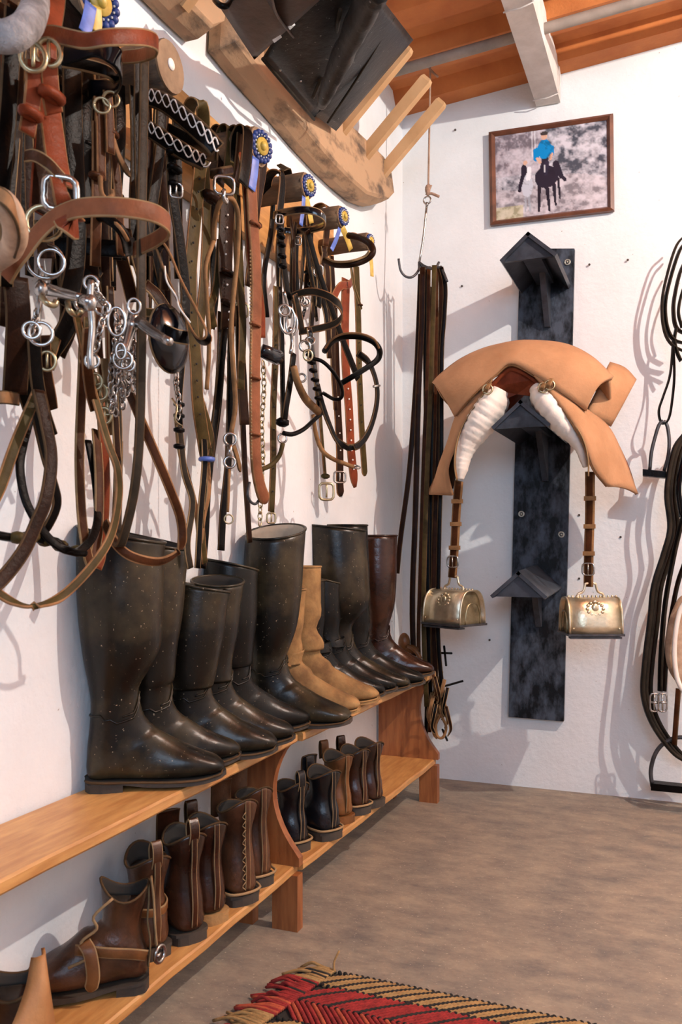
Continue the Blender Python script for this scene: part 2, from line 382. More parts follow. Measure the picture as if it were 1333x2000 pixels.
at = mp.node_tree.nodes.new('ShaderNodeAttribute'); at.attribute_name = 'ink'; mp.node_tree.links.new(at.outputs['Color'], bb.inputs['Base Color'])
pr = t.add('photo_print', (V, FF), mp, False, label='snapshot of two riders coming down a woodland path')
ca_ = pr.data.color_attributes.new('ink', 'FLOAT_COLOR', 'POINT')
buf = []
for i in range(NX+1):
    for j in range(NY+1): cc = piccol(i/NX, j/NY); buf += [cc.x, cc.y, cc.z, 1]
ca_.data.foreach_set('color', buf)
# ================================================================== benches
def bench(y0, y1, x0, x1, label, zt=.456, zl=.15, legs=(True, True)):
    """front edge runs from (x0,y0) to (x1,y1); back edge at the wall"""
    t = T('shoe_bench', label, 'bench', (.09, y0, 0), 'pine boot benches along the left wall')
    xb = .006
    def plank(z, th, ox=0):
        R = []; n = 14
        for i in range(n+1):
            s = i/n; y = y0+(y1-y0)*s; xf = x0+(x1-x0)*s+ox+.0015*math.sin(y*23)
            R.append([Vector((xb, y, z-th)), Vector((xf-.003, y, z-th)), Vector((xf, y, z-th+.004)), Vector((xf, y, z-.004)), Vector((xf-.003, y, z)), Vector((xb, y, z))])
        return loft(R)
    t.add('seat_plank', plank(zt, .022), M['pine'], False)
    t.add('lower_shelf', plank(zl, .02, .0), M['pine'], False)
    for s, on in ((0, legs[0]), (1, legs[1])):
        if not on: continue
        yy = y0+(y1-y0)*s; yy += .0 if s == 0 else -.022; xf = x0+(x1-x0)*s
        pf = [(xb, zt-.022)]
        for k in range(13):
            z = zt-.022-(zt-.022-zl-.05)*k/12; w = (zt-.022-z)/(zt-.022-zl-.05)
            pf.append((xf-.012-.055*math.sin(math.pi*min(w*.95, 1))**.8*.9+.012*w, z))
        pf += [(xf+.012, zl+.02), (xf+.012, zl), (xb, zl)]
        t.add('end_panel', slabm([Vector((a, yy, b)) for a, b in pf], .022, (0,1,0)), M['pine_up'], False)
        for side in (0, 1):
            xa, xc = (xf-.055, xf+.010) if side else (xb, xb+.06); sg = -1 if side else 1
            inner = xa if side else xc; outer = xc if side else xa
            pf = [(outer, 0), (outer, zl-.02), (inner+sg*.03, zl-.02), (inner+sg*.022, zl-.045), (inner, zl-.065), (inner, 0)]
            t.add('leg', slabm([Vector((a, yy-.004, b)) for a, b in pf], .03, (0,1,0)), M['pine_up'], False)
    return t
bench(.35, 1.862, .172, .172, 'near pine bench running out of the picture at lower left, tall black boots on it', legs=(True, True))
bench(1.875, 2.95, .180, .212, 'far pine bench beside the back corner, suede boots on its seat', legs=(False, True))
# ================================================================== boots
def boot(name, label, heel, yaw, H=.46, Lf=.27, mtl='rubber', shaft=.145, lean=0, group=None, cat='boot', inner='darkin', slouch=0, wide=1.0, collar=0, low=False, rimt=True, sole='soler', lean_side=0, mtx=None, twoseam=True, foot_m=None, lay=None, wtop=1.0, toe=1.0, tilt=0, dip=0):
    s = Lf/.27
    d = shaft
    if low:
        st = [(-.012, H, .100, H-collar, .041), (-.006, H*.84, .097, H*.84-collar*.6, .036), (.006, H*.66, .096, H*.68, .032), (.004, H*.50, .104, max(H*.58, .112), .033), (-.008, .055, .120, .104, .038)]
    else:
        st = [(-.012, H, d-.012, H-collar, d*.40*wtop), (-.016, H*.88, d-.016, H*.87, d*.41*wtop), (-.017, H*.70, d-.02, H*.69, d*.42), (-.010, H*.52, d-.03, H*.52, d*.37), (.0, H*.40, .108, H*.405, .046), (.004, .155, .101, .170, .040), (.0, .11, .108, .135, .037), (-.006, .065, .122, .115, .037)]
    st += [(-.004, .022, .142, .100, .038), (.045, .018, .163, .088, .037), (.095, .015, .187, .075, .041), (.15, .013, .212, .064, .046*toe), (.20, .013, .236, .054, .045*toe), (.235, .015, .257, .046, .041*toe), (.255, .018, .268, .038, .033*toe), (.266, .022, .273, .032, .020)]
    rings = []; K = 28
    P5 = [Vector((a, b, 0)) for a, b, *_ in st]; Q5 = [Vector((q[2], q[3], q[4])) for q in st]
    Sb = spline(P5, 4); Sf = spline(Q5, 4)
    ntop = len(Sb)
    for i in range(len(Sb)):
        b = Vector((Sb[i].x*s, 0, Sb[i].y)); f = Vector((Sf[i].x*s, 0, Sf[i].y)); hw = Sf[i].z*wide
        if slouch:
            zz = (b.z+f.z)/2
            if zz < H*.75 and zz > .06:
                k = slouch*math.sin(zz*75+1)*min(1, (H*.75-zz)/.08)*min(1, (zz-.06)/.05)
                b.x += k*.7; f.x += k; hw += k*.25
        c = (b+f)/2; r = (f-b)/2; R = []
        footy = 1 if Sb[i].y < .03 else 0
        for j in range(K):
            th = 2*math.pi*j/K; cx, sy = math.cos(th), math.sin(th)
            if footy: cx = math.copysign(abs(cx)**.8, cx); sy = math.copysign(abs(sy)**.75, sy)
            p = c+r*cx+Vector((0, hw*sy, 0))
            fz = max(0, (p.z/H-.72)/.28)
            if tilt: p.z += tilt*sy*fz
            if dip and fz > 0: p.z -= dip*(sy*sy)*fz
            R.append(p)
        rings.append(R)
    Mx = Matrix.Rotation(yaw, 4, 'Z')
    if lean or lean_side: Mx = Mx @ Matrix.Shear('XY', 4, (0, 0)) 
    sh = Matrix.Identity(4); sh[0][2] = lean; sh[1][2] = lean_side
    X = (mtx if mtx is not None else Matrix.Translation(Vector(heel)) @ Mx @ sh)
    if lay: X = X @ lay
    tr = lambda vf: ([X @ Vector(p) for p in vf[0]],)+tuple(vf[1:])
    base = X @ Vector((.1, 0, 0))
    t = T(name, label, cat, tuple(base if mtx is None else X @ Vector((0,0,H))), group)
    K_ = K
    vf = loft(rings, False); vf[1].append(tuple((len(rings)-1)*K+j for j in range(K)))
    # inside lining: a second skin going down the shaft
    depth = min(len(rings)-1, 9 if not low else 5); rr = []
    for i in range(depth):
        c = sum(rings[i], Vector())/K; rr.append([c+(p-c)*.93 for p in rings[i]])
    n0 = len(vf[0]); VV = list(vf[0]); FFF = list(vf[1]); MI = [0]*len(FFF)
    VV += [p for R in rr for p in R]
    for i in range(depth-1):
        for j in range(K): FFF.append((n0+i*K+(j+1) % K, n0+i*K+j, n0+(i+1)*K+j, n0+(i+1)*K+(j+1) % K)); MI.append(1)
    for j in range(K): FFF.append((j, n0+j, n0+(j+1) % K, (j+1) % K)); MI.append(0)
    FFF.append(tuple(n0+(depth-1)*K+j for j in range(K))); MI.append(1)
    up = t.add('upper', tr((VV, FFF, MI)), None, mats=[M[mtl], M[inner]])
    if rimt: t.add('top_binding', tr(tube([p for p in rings[0]], .0028 if not low else .0022, n=0, k=6, closed=True)), M[mtl if mtl != 'rubber' else 'rubber2'] if not low else M['edged'])
    # sole and heel
    def outline(x):
        xs = [(-.012,.012),(-.004,.030),(.02,.038),(.06,.036),(.10,.036),(.15,.046*toe),(.19,.049*toe),(.22,.047*toe),(.245,.040*toe),(.265,.030*toe),(.275,.016)]
        for (a, b), (c_, d_) in zip(xs, xs[1:]):
            if x <= c_: return b+(d_-b)*(x-a)/(c_-a)
        return .005
    def plate(xa, xb, zt, zb, grow=1.06):
        R = []; n = 22
        for i in range(n+1):
            x = xa+(xb-xa)*i/n; w = outline(x)*grow*wide; sp = max(0, x-.19)**2*1.2
            a, b_ = zt(x)+sp, zb(x)+sp
            R.append([Vector((x*s, -w, a)), Vector((x*s, w, a)), Vector((x*s, w*1.0, b_)), Vector((x*s, -w, b_))])
        return loft(R)
    t.add('sole', tr(plate(-.012, .275, lambda x: .020-.006*min(1, max(0, x/.12)), lambda x: .014-.009*min(1, max(0, (x-.05)/.06)))), M[sole], False)
    if not low: t.add('welt', tr(tube([(x*s, sg*outline(x)*1.07*wide, .019-.005*min(1, max(0, x/.12))+max(0, x-.19)**2*1.2) for sg, xs_ in ((-1, [-.011,.0,.03,.06,.1,.15,.19,.22,.245,.262]), (1, [.272,.262,.245,.22,.19,.15,.1,.06,.03,.0,-.011])) for x in xs_], .0022, 2, 6)), M['edged' if mtl != 'suede' else 'suede'])
    t.add('heel', tr(plate(-.012, .062, lambda x: .014, lambda x: -.001, 1.0)), M[sole], False)
    if not low and twoseam:
        # raised seam over the ankle
        seam = []
        for k in range(K):
            th = 2*math.pi*k/K; zz = .125+.045*max(0, math.cos(th))**3 - .01*math.cos(th)
            # find ring by fraction
            best = min(range(len(rings)), key=lambda i: abs(rings[i][k].z-zz) if rings[i][k].z > .05 else 9)
            c = sum(rings[best], Vector())/K; seam.append(c+(rings[best][k]-c)*1.012)
        t.add('ankle_seam', tr(tube(seam, .0022, n=0, k=6, closed=True)), M[mtl])
        seam2 = [Vector((p.x, p.y, p.z+.009)) for p in seam[:7]]; seam2 = [Vector((p.x, p.y, p.z+.009)) for p in seam[-6:]]+seam2
        t.add('instep_seam', tr(tube(seam2, .0018, n=2, k=6)), M[mtl])
    t.X = X; t.rings = rings; t.tr = tr; t.up = up
    return t
ZS = .456
def bh(px, py, z=ZS):                  # heel point on the seat plank
    return G(px, py, z)
def place(xw, toe_px, toe_py, Lf, z=ZS):
    """toe tip seen at a pixel on the plane z -> heel position for a boot with its heel xw from the wall"""
    tp = G(toe_px, toe_py, z+.02); dx = tp.x-xw; dx = max(.10, min(dx, Lf*.985)); ang = math.asin(max(-1, min(1, math.sqrt(max(0, Lf*Lf-dx*dx))/Lf)))
    return tp, ang
def tall(label, toe_px, toe_py, yaw, Lf, H, **kw):
    tp = G(toe_px, toe_py, ZS+.025); Lf *= .89
    yaw = max(yaw*.6, math.acos(max(.6, min(.98, (tp.x-.016)/Lf))))
    d = Vector((math.cos(yaw), math.sin(yaw), 0)); heel = tp-d*Lf; heel.z = ZS+.001; kw['shaft'] = kw.get('shaft', .145)*1.04
    return boot('riding_boot', label, heel, yaw, H, Lf, **kw)
GB = 'tall riding boots along the bench seats'
r_ = math.radians
tall('largest black rubber riding boot at the near end of the row, heel against the wall', 436, 1497, r_(24), .268, .475, mtl='rubber2', shaft=.170, group=GB, lean=-.03, collar=.03, tilt=.006)
tall('narrow black rubber boot standing just behind the largest near boot', 461, 1463, r_(24), .262, .455, mtl='rubber2', shaft=.135, group=GB, lean=.045, collar=.02, tilt=.01)
tall('shorter glossy black rubber boot, third in the row, worn paler seam down its shaft', 537, 1452, r_(26), .262, .365, mtl='rubber2', shaft=.140, group=GB, lean=.075, collar=.022)
tall('shorter black rubber boot, mate behind the third boot, curved open top', 570, 1430, r_(28), .262, .362, mtl='rubber2', shaft=.128, group=GB, lean=.06, collar=.0, tilt=.010)
tall('black rubber boot with tall shaft half hidden left of the cream-lined boot', 600, 1402, r_(32), .262, .408, mtl='rubber', shaft=.140, group=GB, lean=-.03, collar=.028)
tall('tall rubber boot with open cream-lined top leaning outward before the suede boots', 683, 1402, r_(12), .285, .470, mtl='rubber2', shaft=.150, group=GB, inner='rubberin', lean=.02, wtop=1.15, collar=-.006, tilt=.019)
tall('tan suede boot with creased ankle, nearer of the suede pair', 702, 1378, r_(30), .262, .325, mtl='suede', shaft=.118, group=GB, slouch=.008, inner='suede', sole='suede', twoseam=False)
tall('tan suede boot with creased ankle, farther of the suede pair', 739, 1357, r_(34), .270, .380, mtl='suede', shaft=.120, group=GB, slouch=.008, inner='suede', sole='suede', twoseam=False, lean=-.05)
tall('slim low dark boot directly behind the suede pair', 750, 1347, r_(36), .265, .340, mtl='rubber', shaft=.105, group=GB, lean=-.06)
tall('slim low black boot with folded pale-edged top behind the suede pair', 774, 1338, r_(36), .262, .350, mtl='rubber', shaft=.110, group=GB, lean=-.05, collar=.025)
tall('wide tall dark green rubber boot towering behind the cream-lined one', 802, 1334, r_(38), .275, .500, mtl='rubber2', shaft=.190, group=GB, lean=-.12, collar=.018)
tall('tall glossy dark boot beside the wide green one, toe pointing at the bench end', 829, 1326, r_(38), .280, .500, mtl='rubber', shaft=.135, group=GB, lean=-.09)
tall('last tall dark brown boot at the far end beside the hanging straps', 847, 1308, r_(34), .255, .470, mtl='bootb', shaft=.150, group=GB, lean=-.03)
# tan gloves tucked behind the last boot
t = T('leather_glove', 'crumpled tan leather glove tucked behind the last tall boot', 'glove', tuple(B(800, 1285, .32)))
t.add('glove_palm', join(blob(B(790, 1255, .30), .022, .02, .035), blob(B(803, 1268, .30), .03, .016, .015)), M['bootc'])
for k in range(4): t.add('finger', tube([B(795+k*4, 1262, .31), B(808+k*3, 1268+k*3, .33), B(819+k, 1278+k*3, .33)], .007, 3), M['bootc'])
# -------------------------------------------------- ankle boots on the lower shelf
ZL = .15
def px_side(x): return x < 280
def low(label, heel_px, heel_py, yaw, Lf=.25, H=.155, mtl='boota', extras=(), **kw):
    yaw = math.pi+r_(34) if px_side(heel_px) else math.pi-r_(30); Lf *= .90; kw.setdefault('dip', .022)
    hp = G(heel_px, heel_py, ZL+.001); d = Vector((math.cos(yaw), math.sin(yaw), 0))
    hp = hp-d*.008
    t = boot('ankle_boot', label, hp, yaw, H, Lf, mtl=mtl, low=True, group='ankle boots on the lower shelves', cat='boot', **kw)
    X = t.X
    def pts(P): return [X @ Vector(p) for p in P]
    side = (X.to_3x3() @ Vector((0,1,0)))
    if 'tab' in extras: t.add('pull_tab', strap(pts([(.0, 0, H-.03), (-.009, 0, H-.005), (-.008, 0, H+.016), (.0, 0, H+.026), (.008, 0, H+.012), (.006, 0, H-.01)]), .020, .003, side), M['edge'], None, mats=[M[mtl], M['edge']])
    if 'tabf' in extras: t.add('front_tab', strap(pts([(.10, 0, H-.03), (.103, 0, H+.0), (.100, 0, H+.018), (.093, 0, H+.014), (.090, 0, H-.02)]), .026, .003, side), None, mats=[M[mtl], M['edged']])
    if 'tongue' in extras: t.add('tongue', strap(pts([(.10, 0, H-.06), (.100, 0, H-.02), (.098, 0, H+.010), (.092, 0, H+.022)]), .05, .004, side, taper=True), None, mats=[M[mtl], M['edged']])
    if 'back' in extras: t.add('back_strip', strap(pts([(-.0075, 0, .03), (-.0105, 0, .07), (-.006, 0, H*.62), (-.008, 0, H*.8), (-.008, 0, H)]), .012, .003, side), None, mats=[M[mtl], M['edge']])
    if 'elastic' in extras:
        for sg in (-1, 1): t.add('elastic_gore', strap(pts([(.045, sg*.039, .075), (.045, sg*.0395, H*.7), (.045, sg*.041, H-.004-kw.get('collar', 0)*.4)]), .032, .003, X.to_3x3() @ Vector((1,0,0)), taper=False), None, mats=[M['darkin'], M['darkin']])
    if 'welt' in extras:
        P = [(x, y*1.06, .026) for x, y in ((.06,.036),(.03,.040),(.0,.034),(-.010,.016),(-.012,0),(-.010,-.016),(.0,-.034),(.03,-.040),(.06,-.036))]
        t.add('welt', tube(pts(P), .003, 3), M['edge'])
    if 'ankle' in extras:
        P = [(.108,0,.098),(.07,.036,.088),(.03,.037,.085),(.0,.018,.085),(-.006,0,.085),(.0,-.018,.085),(.03,-.037,.085),(.07,-.036,.088),(.108,0,.098)]
        st = t.add('ankle_strap', strap(pts(P), .016, .004, X.to_3x3() @ Vector((0,0,1))), None, mats=[M['bootc'], M['edge']])
    if 'stitch' in extras:
        P = [(-.006, .008, z/1000) for z in range(32, int(H*1000)-30, 9)]
        t.add('stitching', join(*[tube([X @ Vector((-.010, .010+.004*((i % 2)*2-1), p[2])), X @ Vector((-.010, .010-.004*((i % 2)*2-1), p[2]+.008))], .0012, 1, 5) for i, p in enumerate(P)]), M['edge'])
    if 'laces' in extras:
        for k in range(5): t.add('lace', tube(pts([(.075+k*.004, .034-.001*k, H-.03-k*.014), (.10+k*.004, .012, H-.022-k*.014), (.10+k*.004, -.012, H-.028-k*.014), (.075+k*.004, -.034, H-.03-k*.014)]), .0015, 3, 6), M['grey'])
    return t
A = math.pi
t1 = low('large brown ankle boot with round spur buckle, nearest whole shoe on the lower shelf', 272, 1922, A+r_(14), .215, .175, 'boota', ('back',), collar=-.01, wide=1.0)
X = t1.X; P = lambda *a: X @ Vector(a)
side = X.to_3x3() @ Vector((0,1,0))
t1.add('buckle_strap', strap([P(.11,.036,.085), P(.06,.047,.080), P(.02,.043,.072), P(-.004,.032,.062)], .018, .004, ZD), None, mats=[M['bootc'], M['edge']])
t1.add('pull_strap', strap([P(-.012,.012,.185), P(-.016,.014,.15), P(-.018,.016,.11), P(-.022,.020,.065)], .017, .004, side), None, mats=[M['bootc'], M['edge']])
bk = t1.add('spur_buckle', ring(P(-.026,.026,.060), .0135, .0035, (X.to_3x3() @ Vector((-1,.7,0))), n=20), M['steel'])
t1.add('buckle_pin', tube([P(-.028,.015,.060), P(-.022,.036,.060)], .003, 1), M['steel'], under=bk)
t1.add('scalloped_trim', tube([P(.05,.040,.165), P(.08,.044,.14), P(.075,.046,.12), P(.10,.046,.10), P(.09,.046,.075), P(.12,.044,.06)], .0025, 4), M['edge'])
t1.add('hanging_tab', strap([P(.095,.046,.10), P(.085,.056,.085), P(.080,.060,.05), P(.085,.058,.025)], .022, .004, X.to_3x3() @ Vector((1,0,0)), taper=True), None, mats=[M['bootc'], M['edge']])
low('brown ankle boot with upright pull strap and side buckle behind the spur-buckle boot', 300, 1868, A+r_(14), .215, .185, 'boota', ('tab','ankle','back'), collar=-.008)
low('rounded glossy dark brown ankle boot in the middle of the near shelf', 372, 1836, A+r_(20), .220, .205, 'bootb', ('back','tongue','tab'), collar=.0)
low('slimmer glossy brown ankle boot, mate behind the rounded dark one', 416, 1800, A+r_(20), .225, .200, 'bootb', ('back','tabf'), sole='suede')
low('scuffed brown ankle boot with stitched back seam and thick sole', 476, 1762, A+r_(22), .225, .218, 'boota', ('back','tongue','welt','stitch'), collar=.02, wide=1.05)
low('brown ankle boot with thick sole standing against the near bench end panel', 508, 1728, A+r_(22), .225, .218, 'boota', ('back','tongue','welt'), collar=.02)
low('black lace-up ankle boot, first beyond the near bench end panel', 583, 1661, A+r_(26), .225, .170, 'bootk', ('back','welt','laces','tab'), collar=.01)
low('shiny black ankle boot with looped tabs, second beyond the end panel', 645, 1637, A+r_(28), .225, .175, 'bootk', ('back','welt','laces','tabf','tongue'), collar=.0, wide=1.08)
low('tan brown ankle boot half hidden behind the black pair', 672, 1606, A+r_(28), .225, .185, 'bootc', ('back','tabf'), sole='bootc')
low('round-heeled brown ankle boot on the far shelf with an olive sole', 705, 1588, A+r_(28), .225, .180, 'bootb', ('back','tabf','welt'), sole='soler')
low('slim brown ankle boot, farthest on the lower shelves', 733, 1574, A+r_(30), .225, .185, 'bootb', ('back',), sole='soler')
# the half-seen boot at the lower left corner
t = low('dark ankle boot with a long tan leather flap, cut off at the lower left corner', 62, 2120, A+r_(14), .215, .16, 'bootb', (), collar=.0)
X = t.X; P = lambda *a: X @ Vector(a)
fl = [L(-5, 2060, .215), L(28, 1990, .215), L(54, 1925, .21), L(66, 1872, .20)]; fr = [L(108, 2060, .235), L(100, 1990, .232), L(90, 1925, .225), L(80, 1852, .205)]
t.add('leather_flap', surf(fl, fr, 5, 5, .012, (1,-.5,0), .005), mat('flap_tan', (.42,.20,.07), .6, (.30,.13,.04), 14, .3, 90))
# ================================================================== stock saddle on the middle arm
def BP(P, o=None): return [B(*p) if len(p) == 3 else B(p[0], p[1], o) for p in P]
sd = T('saddle', 'tan suede saddle with cream quilted panels resting on the middle rack arm', 'saddle', tuple(B(1015, 800, .35)))
outer = BP([(850,752,.40),(866,735,.40),(905,706,.38),(960,683,.36),(1030,673,.34),(1100,678,.36),(1152,702,.38),(1195,742,.40)])
inner = BP([(893,812,.46),(905,796,.48),(930,768,.50),(968,735,.50),(1000,713,.50),(1045,735,.50),(1095,768,.50),(1144,802,.46)])
sd.add('front_roll', surf(outer, inner, 6, 10, .035, (0,-1,.6), .014), M['suedes'])
back = [Vector((p.x+(.03 if k > 4 else 0), D-.16, p.z-.01)) for k, p in enumerate(outer)]
sd.add('seat', surf(outer, [Vector((p.x*.8+q.x*.2, D-.16, p.z-.03)) for p, q in zip(outer, inner)], 6, 8, -.03, (0,0,1), .012), M['suedes'])
rb = BP([(1187,716,.20),(1215,726,.18),(1236,748,.17)]); rc = BP([(1140,812,.34),(1166,822,.30),(1186,830,.26)])
sd.add('rear_roll', surf(rb, rc, 4, 8, .03, (.4,-1,.3), .02), M['suedes'])
tun = BP([(925,800,.49),(945,765,.49),(970,738,.49),(1000,716,.49),(1045,738,.49),(1075,765,.49),(1098,800,.49)])
sd.add('gullet', surf(tun, [Vector((p.x, D-.12, p.z-.01)) for p in tun], 5, 6, 0, (0,0,1), .01), M['chestnut'])
gp = BP([(950,758,.47),(1000,717,.47),(1052,740,.47),(1050,775,.46),(1010,770,.44),(975,785,.46)])
sd.add('gullet_plate', slabm(gp, .01, (0,1,0)), M['chestnut'], False)
lo_ = BP([(945,765,.42),(905,792,.40),(893,815,.38),(880,862,.34),(862,908,.32),(836,965,.30)])
li_ = BP([(958,748,.50),(922,798,.50),(905,830,.50),(888,872,.48),(873,918,.46),(884,968,.42)])
sd.add('left_flap', surf(lo_, li_, 5, 6, .02, (-1,-.5,0), .008), M['suedes'])
lw = BP([(873,918,.45),(878,940,.43),(884,966,.42)]); lq = BP([(866,915,.30),(850,945,.30),(838,963,.30)])
ro_ = BP([(1060,738,.44),(1110,775,.42),(1144,802,.40),(1185,834,.32),(1212,885,.28),(1243,966,.24)])
ri_ = BP([(1045,735,.50),(1080,775,.51),(1112,818,.51),(1140,866,.50),(1158,915,.48),(1185,950,.42)])
sd.add('right_flap', surf(ro_, ri_, 5, 8, .025, (.3,-1,.2), .008), M['suedes'])
sd.add('rear_flap', surf(BP([(1150,806,.24),(1185,834,.2),(1222,905,.18),(1240,960,.18)]), BP([(1120,812,.3),(1150,850,.3),(1190,910,.27),(1225,955,.24)]), 5, 5, .01, (1,-1,0), .008), M['chestnut'])
def ell(P, RX, RY, n=5, k=14, wr=.0):
    S = spline(P, n); R = []; RXs = [Vector((a, b, 0)) for a, b in zip(RX, RY)]; RS = spline(RXs, n)
    for i, p in enumerate(S):
        tg = (S[min(i+1, len(S)-1)]-S[max(i-1, 0)]).normalized(); a = Vector((0,1,0)); a = (a-tg*a.dot(tg)).normalized(); b = tg.cross(a)
        q = 1+wr*math.sin(i*2.1)+wr*.6*math.sin(i*5.3)
        R.append([p+(b*math.cos(2*math.pi*j/k)*RS[i].x+a*math.sin(2*math.pi*j/k)*RS[i].y)*q*(1+wr*.7*math.sin(j*2+i*1.3)) for j in range(k)])
    return loft(R)
for nm, P_, RX in (('left_panel', [(980,762),(968,785),(950,812),(932,838),(915,866),(906,893),(903,915),(900,936)], [.026,.044,.047,.043,.033,.024,.019,.010]),
                   ('right_panel', [(1050,755),(1064,778),(1085,806),(1106,832),(1124,854),(1136,876),(1141,896),(1144,912)], [.026,.044,.045,.038,.028,.019,.014,.008])):
    sd.add(nm, ell(BP([(x, y, .44) for x, y in P_]), RX, [r*2.0 for r in RX], 7, 18, .028), M['wool'])
for sx, P_ in (('left_piping', [(962,742),(935,785),(908,825),(893,866),(889,905),(893,938)]), ('right_piping', [(1062,742),(1092,782),(1120,822),(1142,862),(1150,900),(1150,930)])):
    sd.add('piping', strap(BP(P_, .505), .016, .004, Vector((0,1,.2)), 5), None, mats=[M['tan'], M['edge']])
for x, y in ((953, 760), (1062, 757), (1074, 752)):
    r0 = sd.add('dee_ring', ring(B(x, y, .53), .015, .003, (.3,-1,.1), n=16), M['brassb'])
    sd.add('dee_chape', strap([B(x+4,y-12,.52), B(x-1,y-2,.545), B(x-6,y+8,.53)], .014, .004, Vector((1,0,0)), 4), None, mats=[M['cord'], M['edge']], under=r0)
for e_ in (outer, [p+Vector((0,-.002,0)) for p in inner]): sd.add('roll_welt', tube(e_, .0035, 6, 6), M['tan'])
for e_ in (ro_, ri_, lo_): sd.add('flap_welt', tube(e_, .0032, 6, 6), M['tan'])
sd.add('under_flap', surf(BP([(905,812,.42),(892,860,.40),(880,905,.38),(866,950,.36)]), BP([(925,815,.40),(908,862,.38),(896,905,.36),(886,955,.34)]), 4, 3, 0, (0,-1,0), .005), M['darkbrown'])
# stirrup leathers and brass box stirrups
def boxstirrup(label_l, P_, cx, cy, ang, px_buck, lab2):
    t = T('stirrup_leather', lab2, 'stirrup leather', tuple(B(*P_[-1])))
    t.add('leather', strap(BP(P_), .030, .010, Vector((1,-.2,0)), 6), None, mats=[M['brown'], M['cord']])
    for k in (.22, .48, .72):
        S = spline(BP(P_), 20); p = S[int(k*(len(S)-1))]; t.add('keeper', box(p, (.036, .018, .014)), M['cord'], False)
    S = spline(BP(P_), 20); p = S[int(.85*(len(S)-1))]+Vector((0,-.012,0))
    b_ = t.add('buckle', ring(p, .019, .003, (0,1,0), sx=.95, n=20, sq=True), M['steel']); t.add('buckle_tongue', tube([p+Vector((0,-.003,-.018)), p+Vector((0,-.004,.018))], .0022, 1), M['steel'], under=b_)
    c = B(cx, cy, .36); st = T('box_stirrup', label_l, 'stirrup', (c.x, c.y, c.z-.055), 'brass box stirrups under the saddle')
    X = Matrix.Translation(c) @ Matrix.Rotation(ang, 4, 'Z'); q = lambda vf: ([X @ Vector(p) for p in vf[0]],)+tuple(vf[1:])
    Wd, Dp, Hh = .165, .125, .112
    def prof(sc=1, n=18, z0=-.052):
        return [(-Dp/2*sc*math.copysign(abs(math.cos(math.pi*k/n))**.62, math.cos(math.pi*k/n)), z0+Hh*sc*math.sin(math.pi*k/n)**.85) for k in range(n+1)]
    pf = prof()
    V = []; FF = []; g = [[Vector((x, y, z)) for (y, z) in pf] for x in (-Wd/2, -Wd/6, Wd/6, Wd/2)]
    st.add('vaulted_plate', q(grid(g, .004)), M['brass'])
    for s_ in (-1, 1):
        p2 = prof(.97); cap = [Vector((s_*(Wd/2-.012), y, z)) for y, z in p2]
        st.add('side_plate', q(slabm(cap, .004, (-s_, 0, 0))), M['brassb'], False)
        st.add('rim_bead', q(tube([Vector((s_*Wd/2, y, z)) for y, z in pf], .0035, n=0, k=6)), M['brass'])
        st.add('inner_rib', q(tube([Vector((s_*(Wd/2+.002), y*.6, -.052+(z+.052)*.62)) for y, z in pf], .003, n=0, k=6)), M['brassb'])
    st.add('floor_plate', q(box((0, 0, -.055), (Wd+.012, Dp+.012, .007))), M['iron'], False)
    st.add('front_lip', q(box((0, -Dp/2+.012, -.064), (Wd*.97, .03, .006))), M['iron'], False)
    st.add('ridge_beads', q(join(*[blob((-Wd/2+.012+k*Wd/13, 0, .062), .004, .004, .005, n=4, k=6) for k in range(13)])), M['brass'])
    # raised crest
    cr = [blob((0, -Dp/2*.80, .028), .013, .006, .016, n=6, k=10), blob((0, -Dp/2*.72, .048), .009, .005, .006, n=4, k=8)]
    for k in range(12):
        a = 2*math.pi*k/12; zz = .026+.020*math.sin(a); yy = -Dp/2*(.86-.25*max(0, zz-.02)/.04)
        cr.append(blob((.025*math.cos(a), yy, zz), .007, .005, .006, n=4, k=8))
    st.add('crest', q(join(*cr)), M['brass'])
    for x in (-.045, .045): st.add('rivet', q(join(blob((x*1.6, -Dp/2-.001, -.035), .0035, .003, .0035, n=4, k=8))), M['brass'])
    st.add('bail', q(tube([(-.042,0,.055), (-.040,0,.070), (-.024,0,.078), (-.018,0,.095), (-.014,0,.104), (.014,0,.104), (.018,0,.095), (.024,0,.078), (.040,0,.070), (.042,0,.055)], .004, 3)), M['brass'])
    for x in (-.042, .042): st.add('bail_ball', q(blob((x, 0, .062), .007, .007, .006, n=5, k=8)), M['brass'])
boxstirrup('brass box stirrup with raised crest, hanging on the left side of the saddle', [(897,940,.42),(892,1000,.38),(889,1060,.37),(884,1128,.36)], 887, 1186, r_(-28), 0, 'buckled brown stirrup leather on the left side of the saddle')
boxstirrup('brass box stirrup with raised crest, hanging on the right side of the saddle', [(1153,922,.42),(1153,1000,.38),(1151,1070,.37),(1150,1146,.36)], 1154, 1203, r_(22), 0, 'buckled brown stirrup leather on the right side of the saddle')
